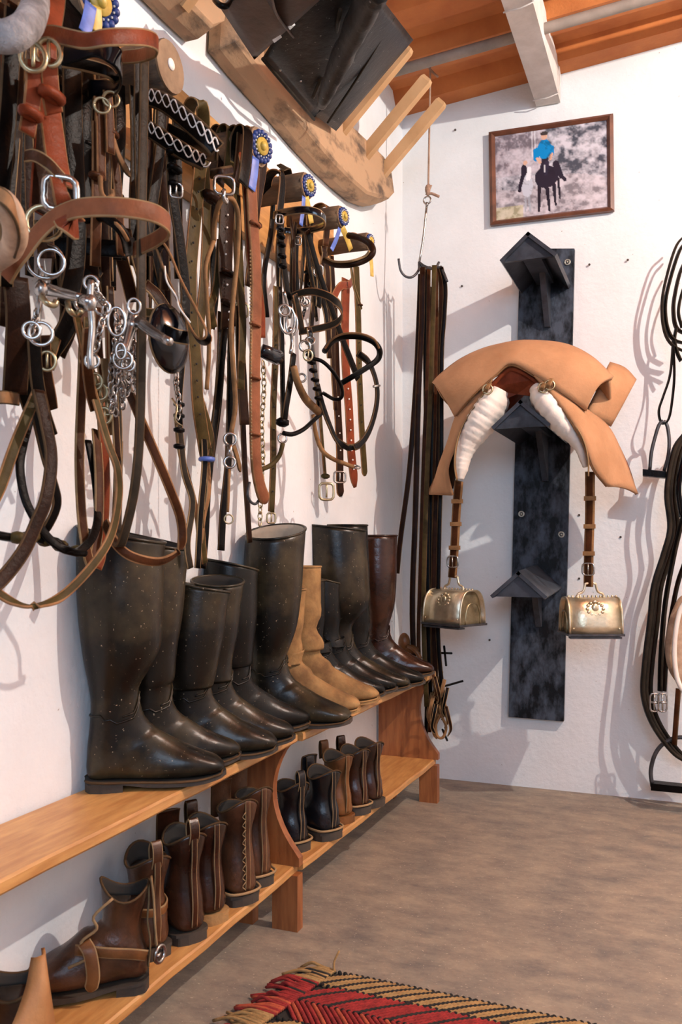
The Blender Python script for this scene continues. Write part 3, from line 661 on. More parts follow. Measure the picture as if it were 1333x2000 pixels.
# ================================================================== hook in the corner and the straps on it
HO = .30
t = T('hanging_hook', 'iron hook on a pink cord tied to the ceiling pipe in the corner', 'hook', tuple(B(836, 380, HO)))
t.add('cord', tube(BP([(841,100),(841,150),(839,260),(837,372)], HO), .0035, 3), M['rope'])
t.add('cord_knot', join(tube(BP([(838,110),(846,122),(838,130),(845,140),(856,150)], HO), .004, 4), tube(BP([(832,368),(842,362),(834,380),(843,378),(858,384)], HO), .005, 4), blob(B(836, 370, HO), .010, .010, .018, n=6)), M['rope'])
t.add('cord_wrap', tube(BP([(836,95),(846,92),(848,120),(840,128)], HO), .004, 3), M['rope'])
t.add('snap_eye', join(ring(B(835, 391, HO), .013, .003, (0,1,0)), blob(B(834, 399, HO), .007, .007, .008, n=5)), M['steel'])
t.add('hook_shank', tube(BP([(834,400),(828,460),(819,515)], HO), .0042, 3), M['steel'])
hk = [BP([(819,512,.30),(818,528,.31),(806,541,.33),(793,540,.34),(783,528,.35),(779,505,.36)]), BP([(819,512,.30),(830,520,.31),(845,524,.32),(858,522,.32),(866,530,.33),(874,550,.34)]), BP([(819,512,.30),(826,522,.28),(838,526,.26),(852,522,.25),(858,512,.24)])]
for h in hk: t.add('hook_arm', tube(h, .0045, 4), M['iron'])
LB = 'long dark leather rein among those hanging off the corner hook beside the far bench'
def rein(P_, m, w, lab=LB, g='long reins hanging off the corner hook', o=HO, tw=0, wd=Vector((1,.2,0))):
    pts = [B(*p) if len(p) == 3 else B(p[0], p[1], o) for p in P_]
    vf = strap(pts, w, .004, wd, 6, tw); o_ = mesh('leather_rein', vf[0], vf[1], None, None, True, vf[2], [M[m], M['edged']]); tag(o_, lab, 'rein', g); return o_
rein([(822,535,.30),(818,640,.30),(812,760,.30),(800,920,.30),(783,1050,.29),(776,1120,.28)], 'darkbrown', .018, lab='leftmost dark rein on the corner hook, slanting left down behind the far boots')
rein([(826,522,.32),(824,640,.31),(818,760,.31),(812,1000,.3),(806,1200,.3),(815,1400,.3)], 'darkbrown', .020, lab='dark brown rein second from the left on the corner hook')
rein([(832,520,.26),(832,700,.26),(834,900,.26),(835,1100,.26),(838,1300,.26),(846,1420,.26)], 'black', .018, lab='black rein in the middle of the corner hook bundle, reaching below the bench seat')
rein([(849,518,.34),(846,640,.33),(840,800,.33),(832,1000,.33),(828,1200,.33),(834,1380,.33)], 'olive', .017, 'olive brown leather rein in front of the dark ones on the corner hook', None)
rein([(838,520,.29),(836,700,.28),(828,900,.28),(822,1100,.28),(818,1260,.28),(826,1340,.28)], 'brown', .014, lab='narrow brown rein behind the olive one on the corner hook')
rein([(858,520,.28),(863,560,.28),(861,700,.28),(856,900,.28),(848,1100,.28),(850,1300,.28),(858,1400,.28)], 'darkbrown', .020, lab='wide dark brown rein slightly right of the middle of the hook bundle')
rein([(862,522,.33),(870,560,.33),(868,620,.33),(863,700,.33),(862,900,.33),(858,1060,.33),(856,1240,.33),(868,1380,.33)], 'black', .016, lab='rightmost black rein bowing outward below the right hook arm')
rein([(852,520,.22),(852,700,.22),(850,900,.22),(846,1100,.22),(842,1300,.22),(838,1430,.22)], 'brown', .018, lab='brown rein at the back of the hook bundle, nearest the back wall')
rein([(843,560,.24),(845,760,.24),(842,960,.24),(838,1200,.24),(832,1460,.24),(828,1500,.24)], 'black', .014, lab='thin black rein hanging lowest from the corner hook, almost to the floor')
t = T('strap_ends', 'tangled brown strap ends and billets at the foot of the hanging reins', 'strap', tuple(B(855, 1440, .3)))
for k in range(16):
    x = 842+ (k*37 % 34); y = 1300+(k*53 % 90); s_ = -1 if k % 2 else 1
    t.add('billet', strap([B(x, y, .26+.008*k), B(x+s_*5, y+22, .27+.008*k), B(x+s_*9, y+44, .27+.006*k), B(x+s_*3, y+58, .26+.006*k)], .013, .004, Vector((1,.3,.2)), 4, random.uniform(-1, 1), taper=True), None, mats=[M[('brown','cord','darkbrown','black')[k % 4]], M['edge']])
t.add('loop', tube(BP([(862,1395),(852,1415),(855,1438),(866,1440),(872,1420),(864,1400),(858,1378)], .33), .005, 4), M['cord'])
for a, b in (((852,1345),(905,1330)), ((855,1275),(883,1276)), ((865,1425),(874,1446)), ((868,1262),(872,1300))): t.add('whip_tip', tube([B(*a, .3), B(*b, .24)], .004, 1), M['black'])
# ================================================================== tack at the right edge
t = T('girth', 'looped black leather girth straps hanging high at the right edge', 'girth', tuple(B(1330, 680, .1)))
for P_, m, w in (([(1345,455),(1322,480),(1303,540),(1294,590),(1297,640),(1312,672),(1345,690)], 'grey', .016), ([(1345,468),(1328,490),(1310,545),(1300,595),(1304,640),(1318,664),(1345,672)], 'black', .022),
                 ([(1345,500),(1330,530),(1320,570),(1316,605),(1322,640),(1345,655)], 'darkbrown', .022), ([(1345,540),(1332,575),(1326,610),(1333,640)], 'grey', .016), ([(1322,640),(1318,665),(1324,690),(1331,705)], 'black', .02)):
    t.add('strap', strap(BP(P_, .10), w, .006, Vector((.6,-1,0)), 6), None, mats=[M[m], M['grey']])
t = T('stirrup', 'black iron stirrup hanging on a looped leather right of the saddle', 'stirrup', tuple(B(1285, 930, .1)))
t.add('leather', strap(BP([(1316,660),(1310,730),(1296,775),(1288,800),(1290,820),(1298,828),(1308,815),(1314,780),(1318,730),(1315,660)], .10), .016, .004, Vector((.5,-1,0)), 6), None, mats=[M['grey'], M['black']])
t.add('iron', join(tube(BP([(1297,822),(1288,830),(1280,855),(1273,885),(1270,918)], .11), .006, 4), tube(BP([(1297,822),(1304,832),(1308,860),(1306,890),(1298,920)], .09), .006, 4)), M['iron'])
t.add('tread', slabm([B(1256,916,.13), B(1306,921,.13), B(1306,934,.13), B(1256,929,.13)], .05, (0,1,0)), M['black'], False)
t = T('harness_girth', 'wide black harness girth bundle drooping at the right edge, silver roller buckles', 'girth', tuple(B(1300, 1490, .1)))
for dx, w, o_, m in ((0, .024, .12, 'black'), (9, .024, .10, 'darkbrown'), (-5, .018, .15, 'gloss')):
    t.add('strap', strap(BP([(1345+dx,845),(1322+dx,880),(1308+dx,960),(1314+dx,1030),(1302+dx,1080),(1282+dx,1145),(1275+dx,1210),(1264+dx,1300),(1262+dx,1360),(1280+dx,1415),(1318+dx,1468),(1350+dx,1490)], o_), w, .012, Vector((.8,-.8,0)), 6), None, mats=[M[m], M['grey']])
t.add('strap', strap(BP([(1340,880),(1326,950),(1333,1010)], .15), .022, .01, Vector((.8,-.8,0)), 5), None, mats=[M['gloss'], M['black']])
t.add('strap', strap(BP([(1335,1010),(1318,1080),(1300,1180),(1292,1280),(1290,1350)], .16), .020, .008, Vector((.8,-.8,0)), 5), None, mats=[M['black'], M['grey']])
t.add('strap', strap(BP([(1338,1100),(1322,1150),(1305,1250),(1298,1350)], .14), .018, .008, Vector((.8,-.8,0)), 5), None, mats=[M['darkbrown'], M['grey']])
for x in (1279, 1295):
    c = B(x, 1372, .19); t.add('roller_buckle', join(ring(c, .030, .003, (.2,-1,0), sx=.45, n=20, sq=True), tube([c+Vector((0,0,-.03)), c+Vector((0,0,.03))], .003, 1), tube([c+Vector((-.012,0,.0)), c+Vector((.012,0,0))], .004, 1)), M['steel'])
t = T('girth_pad', 'pale sheepskin coloured girth pad with white edging at the right edge', 'girth', tuple(B(1340, 1350, .15)))
po = BP([(1345,1158),(1325,1170),(1308,1210),(1300,1260),(1304,1300),(1320,1330),(1345,1350)], .16)
t.add('pad', surf(po, [B(1365, 1158+k*32, .12) for k in range(7)], 5, 5, .02, (0,-1,0), .02), M['padtan'])
t.add('edging', tube(BP([(1345,1170),(1330,1190),(1321,1230),(1318,1280),(1325,1330),(1345,1362)], .19), .008, 5), M['wool'])
t.add('hanging_strap', strap(BP([(1326,1345),(1322,1400),(1318,1455)], .15), .018, .005, Vector((1,-.5,0)), 4), None, mats=[M['brown'], M['edged']])
t = T('stirrup', 'large black open stirrup iron, lowest thing at the right edge', 'stirrup', tuple(B(1310, 1550, .12)))
t.add('iron', tube(BP([(1275,1536),(1272,1505),(1281,1472),(1300,1450),(1330,1440),(1370,1450),(1390,1490),(1395,1545)], .13), .007, 5), M['iron'])
t.add('tread', slabm([B(1272,1530,.15), B(1395,1543,.15), B(1395,1556,.15), B(1272,1544,.15)], .045, (0,1,0)), M['black'], False)
# ================================================================== slab racks with sticks on the left wall
def LP(P, o=None): return [L(*p) if len(p) == 3 else L(p[0], p[1], o) for p in P]
def slabrack(name, label, low_, up_, g):
    t = T(name, label, 'rack', tuple(L(low_[0][0], low_[0][1], .02)), g)
    back = LP(low_, .004)+LP(up_, .004)
    cb = sum(back, Vector())/len(back)
    R = []
    for o, s_ in ((.0, 0), (.030, .0), (.062, .016), (.068, .024)):
        rr = []
        for i, p in enumerate(back):
            q = Vector((.004+o, p.y, p.z)); dy = (cb.y-p.y); dz = (cb.z-p.z)
            q.z += s_*math.copysign(1, dz)*min(1, abs(dz)/.03); q.y += s_*.8*(1 if dy > 0 else -1)*(1 if abs(dy) > .5*abs(back[0].y-cb.y) else 0); rr.append(q)
        R.append(rr)
    t.add('bark_edge', loft(R, True), M['slab'], False)
    return t
# outline lower edge (left to right) then round the tip and back along the upper edge
lowe = [(407,101),(440,142),(475,182),(509,219),(540,255),(567,287),(614,337),(650,370),(680,394),(708,404)]
upe = [(728,398),(738,372),(733,335),(718,305),(690,279),(655,247),(600,190),(540,128),(480,66),(412,-4)]
rk = slabrack('slab_rack', 'long live-edge wooden slab rack with slanting sticks, holding black leather gear', lowe, upe, None)
def stick(root, bx, by, ln=.31, w=.026, h=.036, y_skew=0):
    p = L(bx, by, .05); d = Vector((1, y_skew, .97)).normalized(); n = Vector((-.97, 0, 1)).normalized(); s_ = d.cross(n)
    R = []
    for k, (u, q) in enumerate(((0,1),(ln*.5,1.0),(ln-.01,1),(ln,.8))):
        c = p+d*u; R.append([c+s_*w/2*q+n*h/2*q, c-s_*w/2*q+n*h/2*q, c-s_*w/2*q-n*h/2*q, c+s_*w/2*q-n*h/2*q])
    root.add('stick', loft(R), M['stick'], False)
for bx, by in ((741,345),(706,310),(660,262),(607,218),(560,178),(505,122),(462,82)): stick(rk, bx, by)
lowe2 = [(180,-120),(270,-8),(320,42),(363,82)]; upe2 = [(386,57),(388,20),(388,-30),(330,-100)]
rk2 = slabrack('slab_rack', 'nearer wooden slab rack with slanting sticks, its end cut off by the top edge', lowe2, upe2, None)
for bx, by in ((352,10),(300,-60)): stick(rk2, bx, by)
def cushion(c, th, nrm, nu=14, nv=14, wr=.004, edge=.35):
    c00, c10, c11, c01 = [Vector(p) for p in c]; nrm = Vector(nrm).normalized(); g = []; g2 = []
    for i in range(nu+1):
        a = []; b = []
        for j in range(nv+1):
            u, v = i/nu, j/nv; p = c00.lerp(c10, u).lerp(c01.lerp(c11, u), v); e = (max(math.sin(math.pi*u), 0)*max(math.sin(math.pi*v), 0))**edge
            w_ = wr*math.sin(u*9+v*4)+wr*math.sin(v*13+u*3)*.6
            a.append(p+nrm*(th*e/2+w_*e)); b.append(p-nrm*(th*e/2))
        g.append(a); g2.append(b)
    V = [p for r in g for p in r]; K = len(V); V += [p for r in g2 for p in r]; m = nv+1; FF = []
    for i in range(nu):
        for j in range(nv): q = (i*m+j, (i+1)*m+j, (i+1)*m+j+1, i*m+j+1); FF += [q, tuple(K+x for x in reversed(q))]
    for i in range(nu):
        FF += [(i*m, K+i*m, K+(i+1)*m, (i+1)*m), ((i+1)*m+nv, K+(i+1)*m+nv, K+i*m+nv, i*m+nv)]
    for j in range(nv): FF += [(j+1, K+j+1, K+j, j), (nu*m+j, K+nu*m+j, K+nu*m+j+1, nu*m+j+1)]
    return V, FF
N45 = Vector((.5,-.7,-.4))
t = T('leather_gaiter', 'wide black leather gaiter flap laid over the slanting rack sticks', 'gaiter', tuple(L(614, 232, .1)))
t.add('flap', cushion([L(513,113,.10), L(614,232,.10), L(745,15,.40), L(652,-110,.40)], .030, N45), M['leatherup'])
t.add('lower_band', tube([L(513,114,.115), L(560,170,.13), L(614,233,.115)], .0045, 3), M['grey'])
t.add('rivets', join(*[blob(L(x, y, .15), .003, .003, .003, n=4, k=6) for x, y in ((548,137),(556,110),(600,126),(604,140),(592,150),(588,158),(620,80))]), M['steel'])
t = T('leather_gaiter', 'narrow folded grey-black leather gaiter tapering down between the two black flaps', 'gaiter', tuple(L(630, 212, .13)))
t.add('fold', ell([L(628,207,.19), L(636,185,.22), L(655,140,.27), L(685,75,.34), L(725,-10,.43), L(745,-50,.47)], [.010,.020,.028,.034,.046,.05], [.012,.016,.02,.024,.026,.03], 5, 14, .05), mat('gaiter_grey', (.050,.047,.044), .5, (.014,.013,.012), 14, .4, 60, spec=.2, speck=(.2,.19,.18), sscale=120, sth=.7))
t.add('fold_edge', tube([L(612,190,.15), L(622,165,.18), L(648,105,.24), L(665,20,.34)], .005, 4), M['grey'])
t.add('fold_edge', tube([L(640,200,.17), L(668,150,.22), L(700,80,.30), L(745,0,.40)], .005, 4), M['leatherup'])
t = T('leather_boot_shaft', 'black leather boot shaft resting on the third stick from the right', 'boot', tuple(L(657, 255, .09)))
t.add('shaft', cushion([L(616,226,.10), L(657,256,.09), L(808,78,.33), L(745,-4,.40)], .05, N45), M['leatherup'])
t.add('seam', tube([L(640,240,.13), L(700,150,.24), L(770,35,.37)], .003, 4), M['grey'])
t = T('leather_case', 'flat dark brown leather case with strap at the top of the slab rack', 'case', tuple(L(497, 117, .1)))
t.add('body', cushion([L(430,15,.12), L(497,117,.11), L(650,-22,.36), L(585,-110,.38)], .045, N45), M['caseb'])
t.add('strap', strap([L(520,-30,.30), L(530,10,.26), L(552,42,.24), L(566,60,.21)], .035, .005, Vector((.3,.6,-.6)), 4), None, mats=[M['darkbrown'], M['caseb']])
t.add('paper_tag', join(slabm([L(532,78,.20), L(548,68,.21), L(551,73,.21), L(536,84,.20)], .002, N45), slabm([L(560,54,.23), L(574,43,.24), L(577,49,.24), L(563,62,.22)], .002, N45)), M['wall'], False)
t.add('handle', tube([L(420,0,.14), L(430,10,.16), L(442,12,.17), L(450,0,.16)], .006, 3), M['black'])
# ================================================================== peg rail with log pegs
RZ0, RZ1 = 1.652, 1.86
rl = T('peg_rail', 'honey coloured wooden rail on the left wall carrying sawn log pegs', 'peg rail', (.014, 1.4, RZ0))
R = []
for i in range(16):
    y = .3+i*(2.45-.3)/15; R.append([Vector((.0,y,RZ0)), Vector((.026,y,RZ0)), Vector((.026,y,RZ1)), Vector((.0,y,RZ1))])
rl.add('rail_board', loft(R), M['rail'], False)
def rosette(root, c, blue=True, yel=True, R_=.034, bl=[(0,0),(-4,40)], yl=[(0,0),(10,40)]):
    c = Vector(c); nrm = Vector((1,-.25,-.05)).normalized()
    up = Vector((0,0,1)); s_ = nrm.cross(up).normalized(); up = s_.cross(nrm)
    for k in range(20):
        a = 2*math.pi*k/20; ra = .74 if k % 2 else .86
        pass
    pet = [blob(c+(s_*math.cos(a)+up*math.sin(a))*R_*.78+nrm*.004, R_*.17, R_*.17, R_*.17, n=5, k=8) for a in [2*math.pi*k/16 for k in range(16)]]
    r = root.add('rosette_frill', join(disc_prism(c, nrm, R_*.85, .004, 24), *pet), M['blue'], label='blue pleated rosette')
    root.add('rosette_points', join(*[blob(c+(s_*math.cos(a)+up*math.sin(a))*R_*.62+nrm*.008, .0022, .0022, .0022, n=3, k=6) for a in [2*math.pi*(k+.5)/16 for k in range(16)]]), M['silverp'], under=r)
    root.add('rosette_centre', join(disc_prism(c+nrm*.004, nrm, R_*.50, .005, 20), blob(c+nrm*.01, R_*.2, R_*.24, R_*.26, n=5, k=8)), M['yellow'], under=r)
def ribbon(root, P_, m, w=.014): root.add('ribbon', strap(LP(P_), w, .001, Vector((.3,.95,0)), 5), None, mats=[M[m], M[m]])
PEG = [(185, 8, .17), (330, 131, .17), (503, 288, .17), (597, 364, .17), (665, 424, .17), (718, 472, .17)]
PR = [.044, .044, .040, .031, .028, .024]
pegn = []
for (px, py, o), R_ in zip(PEG, PR):
    c = L(px, py, o); n_ = 26; rg = []
    for k in range(7):
        x = .022+(o-.022)*k/6; rg.append([Vector((x, c.y+R_*(1+.05*math.sin(j*1.9+k))*math.cos(2*math.pi*j/n_), c.z+R_*(1+.05*math.sin(j*1.3+k*.7))*math.sin(2*math.pi*j/n_))) for j in range(n_)])
    pg = rl.add('log_peg', loft(rg), M['bark'], label='bark-covered log peg')
    rl.add('peg_end', slabm([Vector((o, c.y+R_*math.cos(2*math.pi*j/n_)*.99, c.z+R_*math.sin(2*math.pi*j/n_)*.99)) for j in range(n_)], .004, (1,0,0)), M['logend'], False, under=pg)
    pegn.append((c, pg))
c = pegn[1][0]; rl.add('peg_hole', disc_prism(Vector((.174, c.y, c.z+.004)), (1,0,0), .010, .002, 14), M['wool'], under=pegn[1][1])
for i in (0, 2, 3, 4, 5):
    c, pg = pegn[i]; rt = T('rosette', ['blue and yellow prize rosette on the peg at the top left corner', '', 'blue rosette with hanging blue ribbon on the wide strap-laden peg', 'blue rosette with yellow centre on the middle bare log peg', 'small blue rosette with yellow ribbon on the second peg from the corner', 'smallest blue rosette with yellow ribbon on the last peg of the rail'][i], 'rosette', tuple(c), 'prize rosettes on the log pegs')
    rosette(rt, Vector((.176, c.y, c.z)), R_=PR[i]*.92)
    RB = {0: (([(178,8,.19),(172,40,.19),(165,64,.19)], 'lblue', .02), ([(188,12,.19),(190,40,.19),(188,62,.19)], 'yellow', .018)),
          2: (([(500,308,.185),(497,340,.185),(492,370,.185)], 'lblue', .020),), 3: (([(594,384,.185),(592,410,.185),(588,440,.185)], 'lblue', .012), ([(599,384,.185),(604,410,.185),(609,436,.185)], 'yellow', .016)),
          4: (([(664,446,.185),(657,468,.185),(648,488,.185)], 'lblue', .012), ([(669,444,.185),(678,465,.185),(686,488,.185)], 'yellow', .016)),
          5: (([(722,490,.185),(726,515,.185),(727,540,.185)], 'yellow', .016),)}[i]
    for P_, m, w in RB: ribbon(rt, P_, m, w)
# ================================================================== woven rug
C0 = G(632,1902); C1 = G(1104,2000); C2 = G(498,1998)
e1 = (C1-C0).normalized(); e2 = (C2-C0); e2 = e2.normalized()
rg = T('woven_rug', 'red, camel and black twined rug with corded fringe on the concrete floor', 'rug', tuple(C0+e1*.3+e2*.2))
def Q(a, b, z=0): return C0+e1*a+e2*b+Vector((0,0,z))
LA, LBb = 1.1, .62
rg.add('base_weave', slabm([Q(0,0,.001), Q(LA,0,.001), Q(LA,LBb,.001), Q(0,LBb,.001)], .005, (0,0,1)), M['darkin'], False)
rug_m = {'camel': mat('yarn_camel', (.42,.26,.10), .95, (.30,.17,.06), 60, .6, 250), 'red': mat('yarn_red', (.36,.028,.024), .95, (.20,.014,.012), 60, .6, 250), 'coal': mat('yarn_black', (.025,.02,.016), .95, (.01,.01,.008), 60), 'orange': mat('yarn_rust', (.50,.10,.04), .95, (.36,.06,.03), 60, .6, 250)}
bands = [(0,.062,'camel','coal',1), (.062,.135,'red','coal',1), (.135,.208,'red','orange',-1), (.208,.270,'camel','coal',1), (.270,.34,'red','coal',1), (.34,.41,'red','orange',-1), (.41,.48,'camel','coal',1), (.48,.62,'red','coal',-1)]
for bi, (b0, b1, ca1, ca2, sg) in enumerate(bands):
    parts = {}; st_ = .0125; a = 0; k = 0; sh_ = .075
    while a < LA:
        x0, x1 = (a, a+sh_) if sg > 0 else (a+sh_, a)
        P_ = [Q(min(x0, LA), b1, .007), Q(min((x0*2+x1)/3, LA), b1+(b0-b1)/3, .009), Q(min((x0+2*x1)/3, LA), b1+(b0-b1)*2/3, .009), Q(min(x1, LA), b0, .007)]
        # twisted look: small beads along the cord
        S = spline(P_, 8); R_ = []; V_ = []
        parts.setdefault(ca2 if k % 3 == 2 and ca2 == 'coal' and ca1 == 'camel' or (ca1 == 'red' and ca2 == 'coal' and k % 5 == 2) else (ca2 if (ca1 == 'red' and ca2 == 'orange' and k % 4 == 1) else ca1), []).append(tube([p+Vector((0,0,.0018*(i % 2))) for i, p in enumerate(S)], .0042, n=0, k=6))
        a += st_; k += 1
    for cc, L_ in parts.items(): rg.add('cord_band', join(*L_), rug_m[cc])
    rg.add('border_twist', join(*[blob(Q(a_*.0125, b0, .008), .0055, .0035, .006, n=4, k=6) for a_ in range(int(LA/.0125))]), rug_m['coal'])
random.seed(11)
for bi, (b0, b1, ca1, ca2, sg) in enumerate(bands):
    n_ = int((b1-b0)/.0065)
    for k in range(n_):
        b = b0+(b1-b0)*(k+.5)/n_; ln = random.uniform(.035, .065); dr = random.uniform(-.014, .014)
        P_ = [Q(.03, b, .012), Q(0, b+dr*.2, .016), Q(-ln*.5, b+dr*.5, random.uniform(.008,.022)), Q(-ln, b+dr*1.2, .006)]
        cc = ca1 if random.random() > .2 else (ca2 if ca2 != 'orange' else 'orange')
        rg.add('fringe_cord', tube(P_, (.0042, .0030), 3, 6), rug_m[cc])
rg.add('loose_thread', tube([Q(.03,.01,.012), Q(.025,.0,.03), Q(.03,-.01,.05)], .0025, 3, 6), rug_m['camel'])
# ================================================================== bridles and straps on the left wall
random.seed(23)
VW = Vector((0,0,1)); HW = WD; EW = Vector((.2,1,0))
def S(t, nm, m, w, P_, wd=HW, o=None, th=.0035, tw=0, n=6, taper=False, edge='edged', under=None, label=None):
    return t.add(nm, strap(LP(P_, o), w*(1.12 if wd is HW else 1), th, wd, n, tw, taper), None, mats=[M[m], M[edge]], under=under, label=label)
def loopb(t, nm, m, w, P_, edge='edge', th=.004, **k): return S(t, nm, m, w, P_, wd=VW, th=th, edge=edge, n=8, **k)
def buckle(t, x, y, o, R_=.014, m='steel', r=.0025, sq=False, sx=.85, nm='buckle', nrm=(.6,-.8,0)):
    c = L(x, y, o); n_ = Vector(nrm); b = t.add(nm, ring(c, R_, r, n_, sx=sx, n=20, sq=sq), M[m])
    t.add('buckle_pin', tube([c+Vector((0,0,R_)), c+n_*.003, c+Vector((0,0,-R_*.7))], r*.8, 2, 6), M[m], under=b); return b
def rg_(t, x, y, o, R_, r=.0028, m='steel', nm='ring', nrm=(.6,-.8,0), sx=1): return t.add(nm, ring(L(x, y, o), R_, r, nrm, sx=sx, n=22), M[m])
def keep(t, x, y, o, w=.024, m='darkbrown', h=.010): c_ = L(x, y, o); t.add('keeper', tube([c_+Vector((.0055*math.cos(a), w*.56*math.sin(a), 0)) for a in [2*math.pi*k/12 for k in range(12)]], h*.45, n=0, k=6, closed=True), M[m])
def holes(t, P_, o, n_, m='darkin', r=.0022, dots=True, from_=.2, to=.9):
    Sx = spline(LP(P_, o), 20); q = []
    for k in range(n_):
        p = Sx[int((from_+(to-from_)*k/max(1, n_-1))*(len(Sx)-1))]; q.append(disc_prism(p+Vector((.004,-.004,0)), (.6,-.8,0), r, .0015, 8))
    t.add('strap_holes', join(*q), M[m])
def root(nm, label, cat, x, y, o, g=None): return T(nm, label, cat, tuple(L(x, y, o)), g)
def tangle(t, n_, x0, x1, y0, y1, o0, o1, ms=('black','darkbrown'), w=(.010,.022), nm='cheek_strap', drift=14):
    for k in range(n_):
        x = random.uniform(x0, x1); a, b = y0+random.uniform(-15, 25), y1+random.uniform(-70, 30); o = random.uniform(o0, o1); d = random.uniform(-drift, drift)
        P_ = [(x, a, o), (x+d*.3+random.uniform(-3,3), a+(b-a)*.3, o+.01), (x+d*.7+random.uniform(-4,4), a+(b-a)*.65, o), (x+d, b, o-.01)]
        S(t, nm, random.choice(ms), random.uniform(*w), P_, tw=random.uniform(-.9,.9), edge=random.choice(('edged','edged','edge')))
        if k % 3 == 0: 
            yy = a+(b-a)*random.uniform(.3,.8); keep(t, x+d*(yy-a)/(b-a), yy, o+.005, .018, 'black')
# ---- far left padded bridle
t = root('bridle', 'bridle with thick grey fleece and tan padded bands, cut off by the left edge', 'bridle', 10, 520, .22)
t.add('fleece_band', tube(LP([(-60,20,.30),(-30,58,.33),(10,72,.36),(45,58,.36),(64,30,.33),(70,-5,.27),(66,-30,.2)]), .0165, 6, 12), M['fleece'])
t.add('padded_noseband', tube(LP([(-40,390,.30),(0,392,.34),(22,420,.34),(30,455,.32),(22,485,.28),(-10,510,.22)]), .014, 6, 10), M['padtan'])
S(t, 'noseband_strap', 'tan', .016, [(-40,380,.31),(0,380,.35),(28,415,.355),(37,455,.335),(28,492,.29)], VW)
S(t, 'cheek_strap', 'black', .022, [(26,20,.2),(18,180,.2),(6,330,.2),(-6,430,.2)]); S(t, 'cheek_strap', 'chestnut', .020, [(10,60,.16),(14,200,.16),(6,340,.16),(8,520,.16)])
S(t, 'cheek_strap', 'black', .018, [(40,60,.18),(28,240,.18),(14,420,.18),(12,560,.16)], edge='edge')
S(t, 'cheek_strap', 'darkbrown', .028, [(52,60,.1),(36,240,.1),(24,420,.1),(16,640,.1)])
tangle(t, 7, -5, 60, 20, 520, .05, .18)
S(t, 'cheek_strap', 'darkbrown', .034, [(30,540,.16),(36,620,.16),(33,700,.15),(29,770,.14)], edge='darkbrown' if 0 else 'edged')
S(t, 'buckle_guard', 'tan', .018, [(-10,777,.16),(10,776,.17),(36,780,.15)], VW)
# ---- chestnut halter
t = root('halter', 'reddish chestnut leather halter with broad straps and pale buckles, nearest on the rail', 'halter', 95, 540, .25)
S(t, 'crown_strap', 'chestnut', .036, [(104,-40,.2),(100,0,.22),(94,40,.23),(88,72,.235)])
S(t, 'crown_strap', 'chestnut', .030, [(70,-40,.2),(76,0,.21),(84,40,.22)])
loopb(t, 'browband', 'chestnut', .021, [(70,70,.22),(100,66,.26),(135,74,.30),(170,80,.33),(205,74,.35),(245,72,.36),(285,74,.36),(306,84,.34),(302,98,.30),(275,108,.24),(238,112,.18)])
for x, y in ((65,112),(95,103)): buckle(t, x, y, .28, .017, 'brassb', .0032)
S(t, 'billet', 'chestnut', .020, [(66,118,.275),(66,160,.27),(62,205,.265),(52,262,.26)], edge='tan'); S(t, 'billet', 'chestnut', .022, [(95,112,.28),(97,150,.28),(100,190,.275),(106,222,.27)], edge='tan')
keep(t, 101, 186, .28, .028, 'chestnut', .016); keep(t, 60, 222, .27, .024, 'chestnut', .014)
S(t, 'cheek_strap', 'chestnut', .030, [(88,80,.25),(92,170,.25),(102,250,.26),(112,320,.27),(120,360,.28)], edge='cord')
S(t, 'cheek_strap', 'darkbrown', .032, [(90,150,.23),(92,260,.23),(86,350,.24),(82,420,.25)], edge='chestnut')
S(t, 'throat_strap', 'brown', .015, [(50,305,.24),(68,304,.27),(92,318,.29),(118,345,.30),(122,352,.30)], VW, edge='edge')
b = buckle(t, 118, 378, .30, .020, 'steel', .0045, True, .95); S(t, 'billet', 'chestnut', .020, [(112,350,.30),(118,378,.305),(130,410,.30),(150,432,.29)], edge='tan')
loopb(t, 'noseband', 'redtan', .024, [(12,545,.22),(35,505,.24),(62,470,.26),(98,432,.29),(135,412,.32),(170,405,.35),(215,404,.38),(262,408,.40),(305,418,.41),(329,436,.40),(325,452,.37),(300,470,.31),(262,488,.24)])
loopb(t, 'noseband_keeper', 'chestnut', .034, [(128,420,.315),(140,438,.32),(150,440,.31)])
rg_(t, 86, 436, .27, .021, .0032, 'brassb'); S(t, 'cheek_strap', 'darkbrown', .022, [(84,430,.265),(88,470,.262),(92,505,.26)])
rg_(t, 88, 510, .26, .022, .0026, 'steel')
# ---- black bridle with glossy browband
t = root('bridle', 'black bridle with a glossy bowed browband, hanging behind the chestnut halter', 'bridle', 150, 600, .15)
loopb(t, 'browband', 'gloss', .026, [(122,108,.20),(150,102,.23),(185,92,.27),(212,100,.30),(232,122,.31),(236,148,.29),(224,168,.24),(195,172,.16),(150,174,.09),(120,176,.06)], edge='black')
loopb(t, 'browband_lining', 'black', .018, [(125,120,.18),(170,128,.22),(210,140,.25),(226,155,.24)])
S(t, 'headpiece', 'black', .040, [(150,-30,.14),(146,40,.17),(140,110,.19)]); S(t, 'headpiece', 'black', .045, [(120,-30,.10),(122,60,.12),(128,150,.12)])
for P_, w, o in (([(140,100),(142,220),(146,330),(150,430),(146,520),(130,600)], .030, .16), ([(128,170),(136,300),(158,420),(150,560)], .026, .12), ([(158,170),(160,250),(172,330),(160,460)], .024, .13), ([(112,70),(120,200),(134,310),(120,450),(112,560)], .022, .10)): S(t, 'cheek_strap', 'black', w, P_, o=o)
loopb(t, 'noseband', 'black', .026, [(104,482,.12),(150,480,.15),(200,484,.18),(238,486,.20),(262,480,.18)], edge='black')
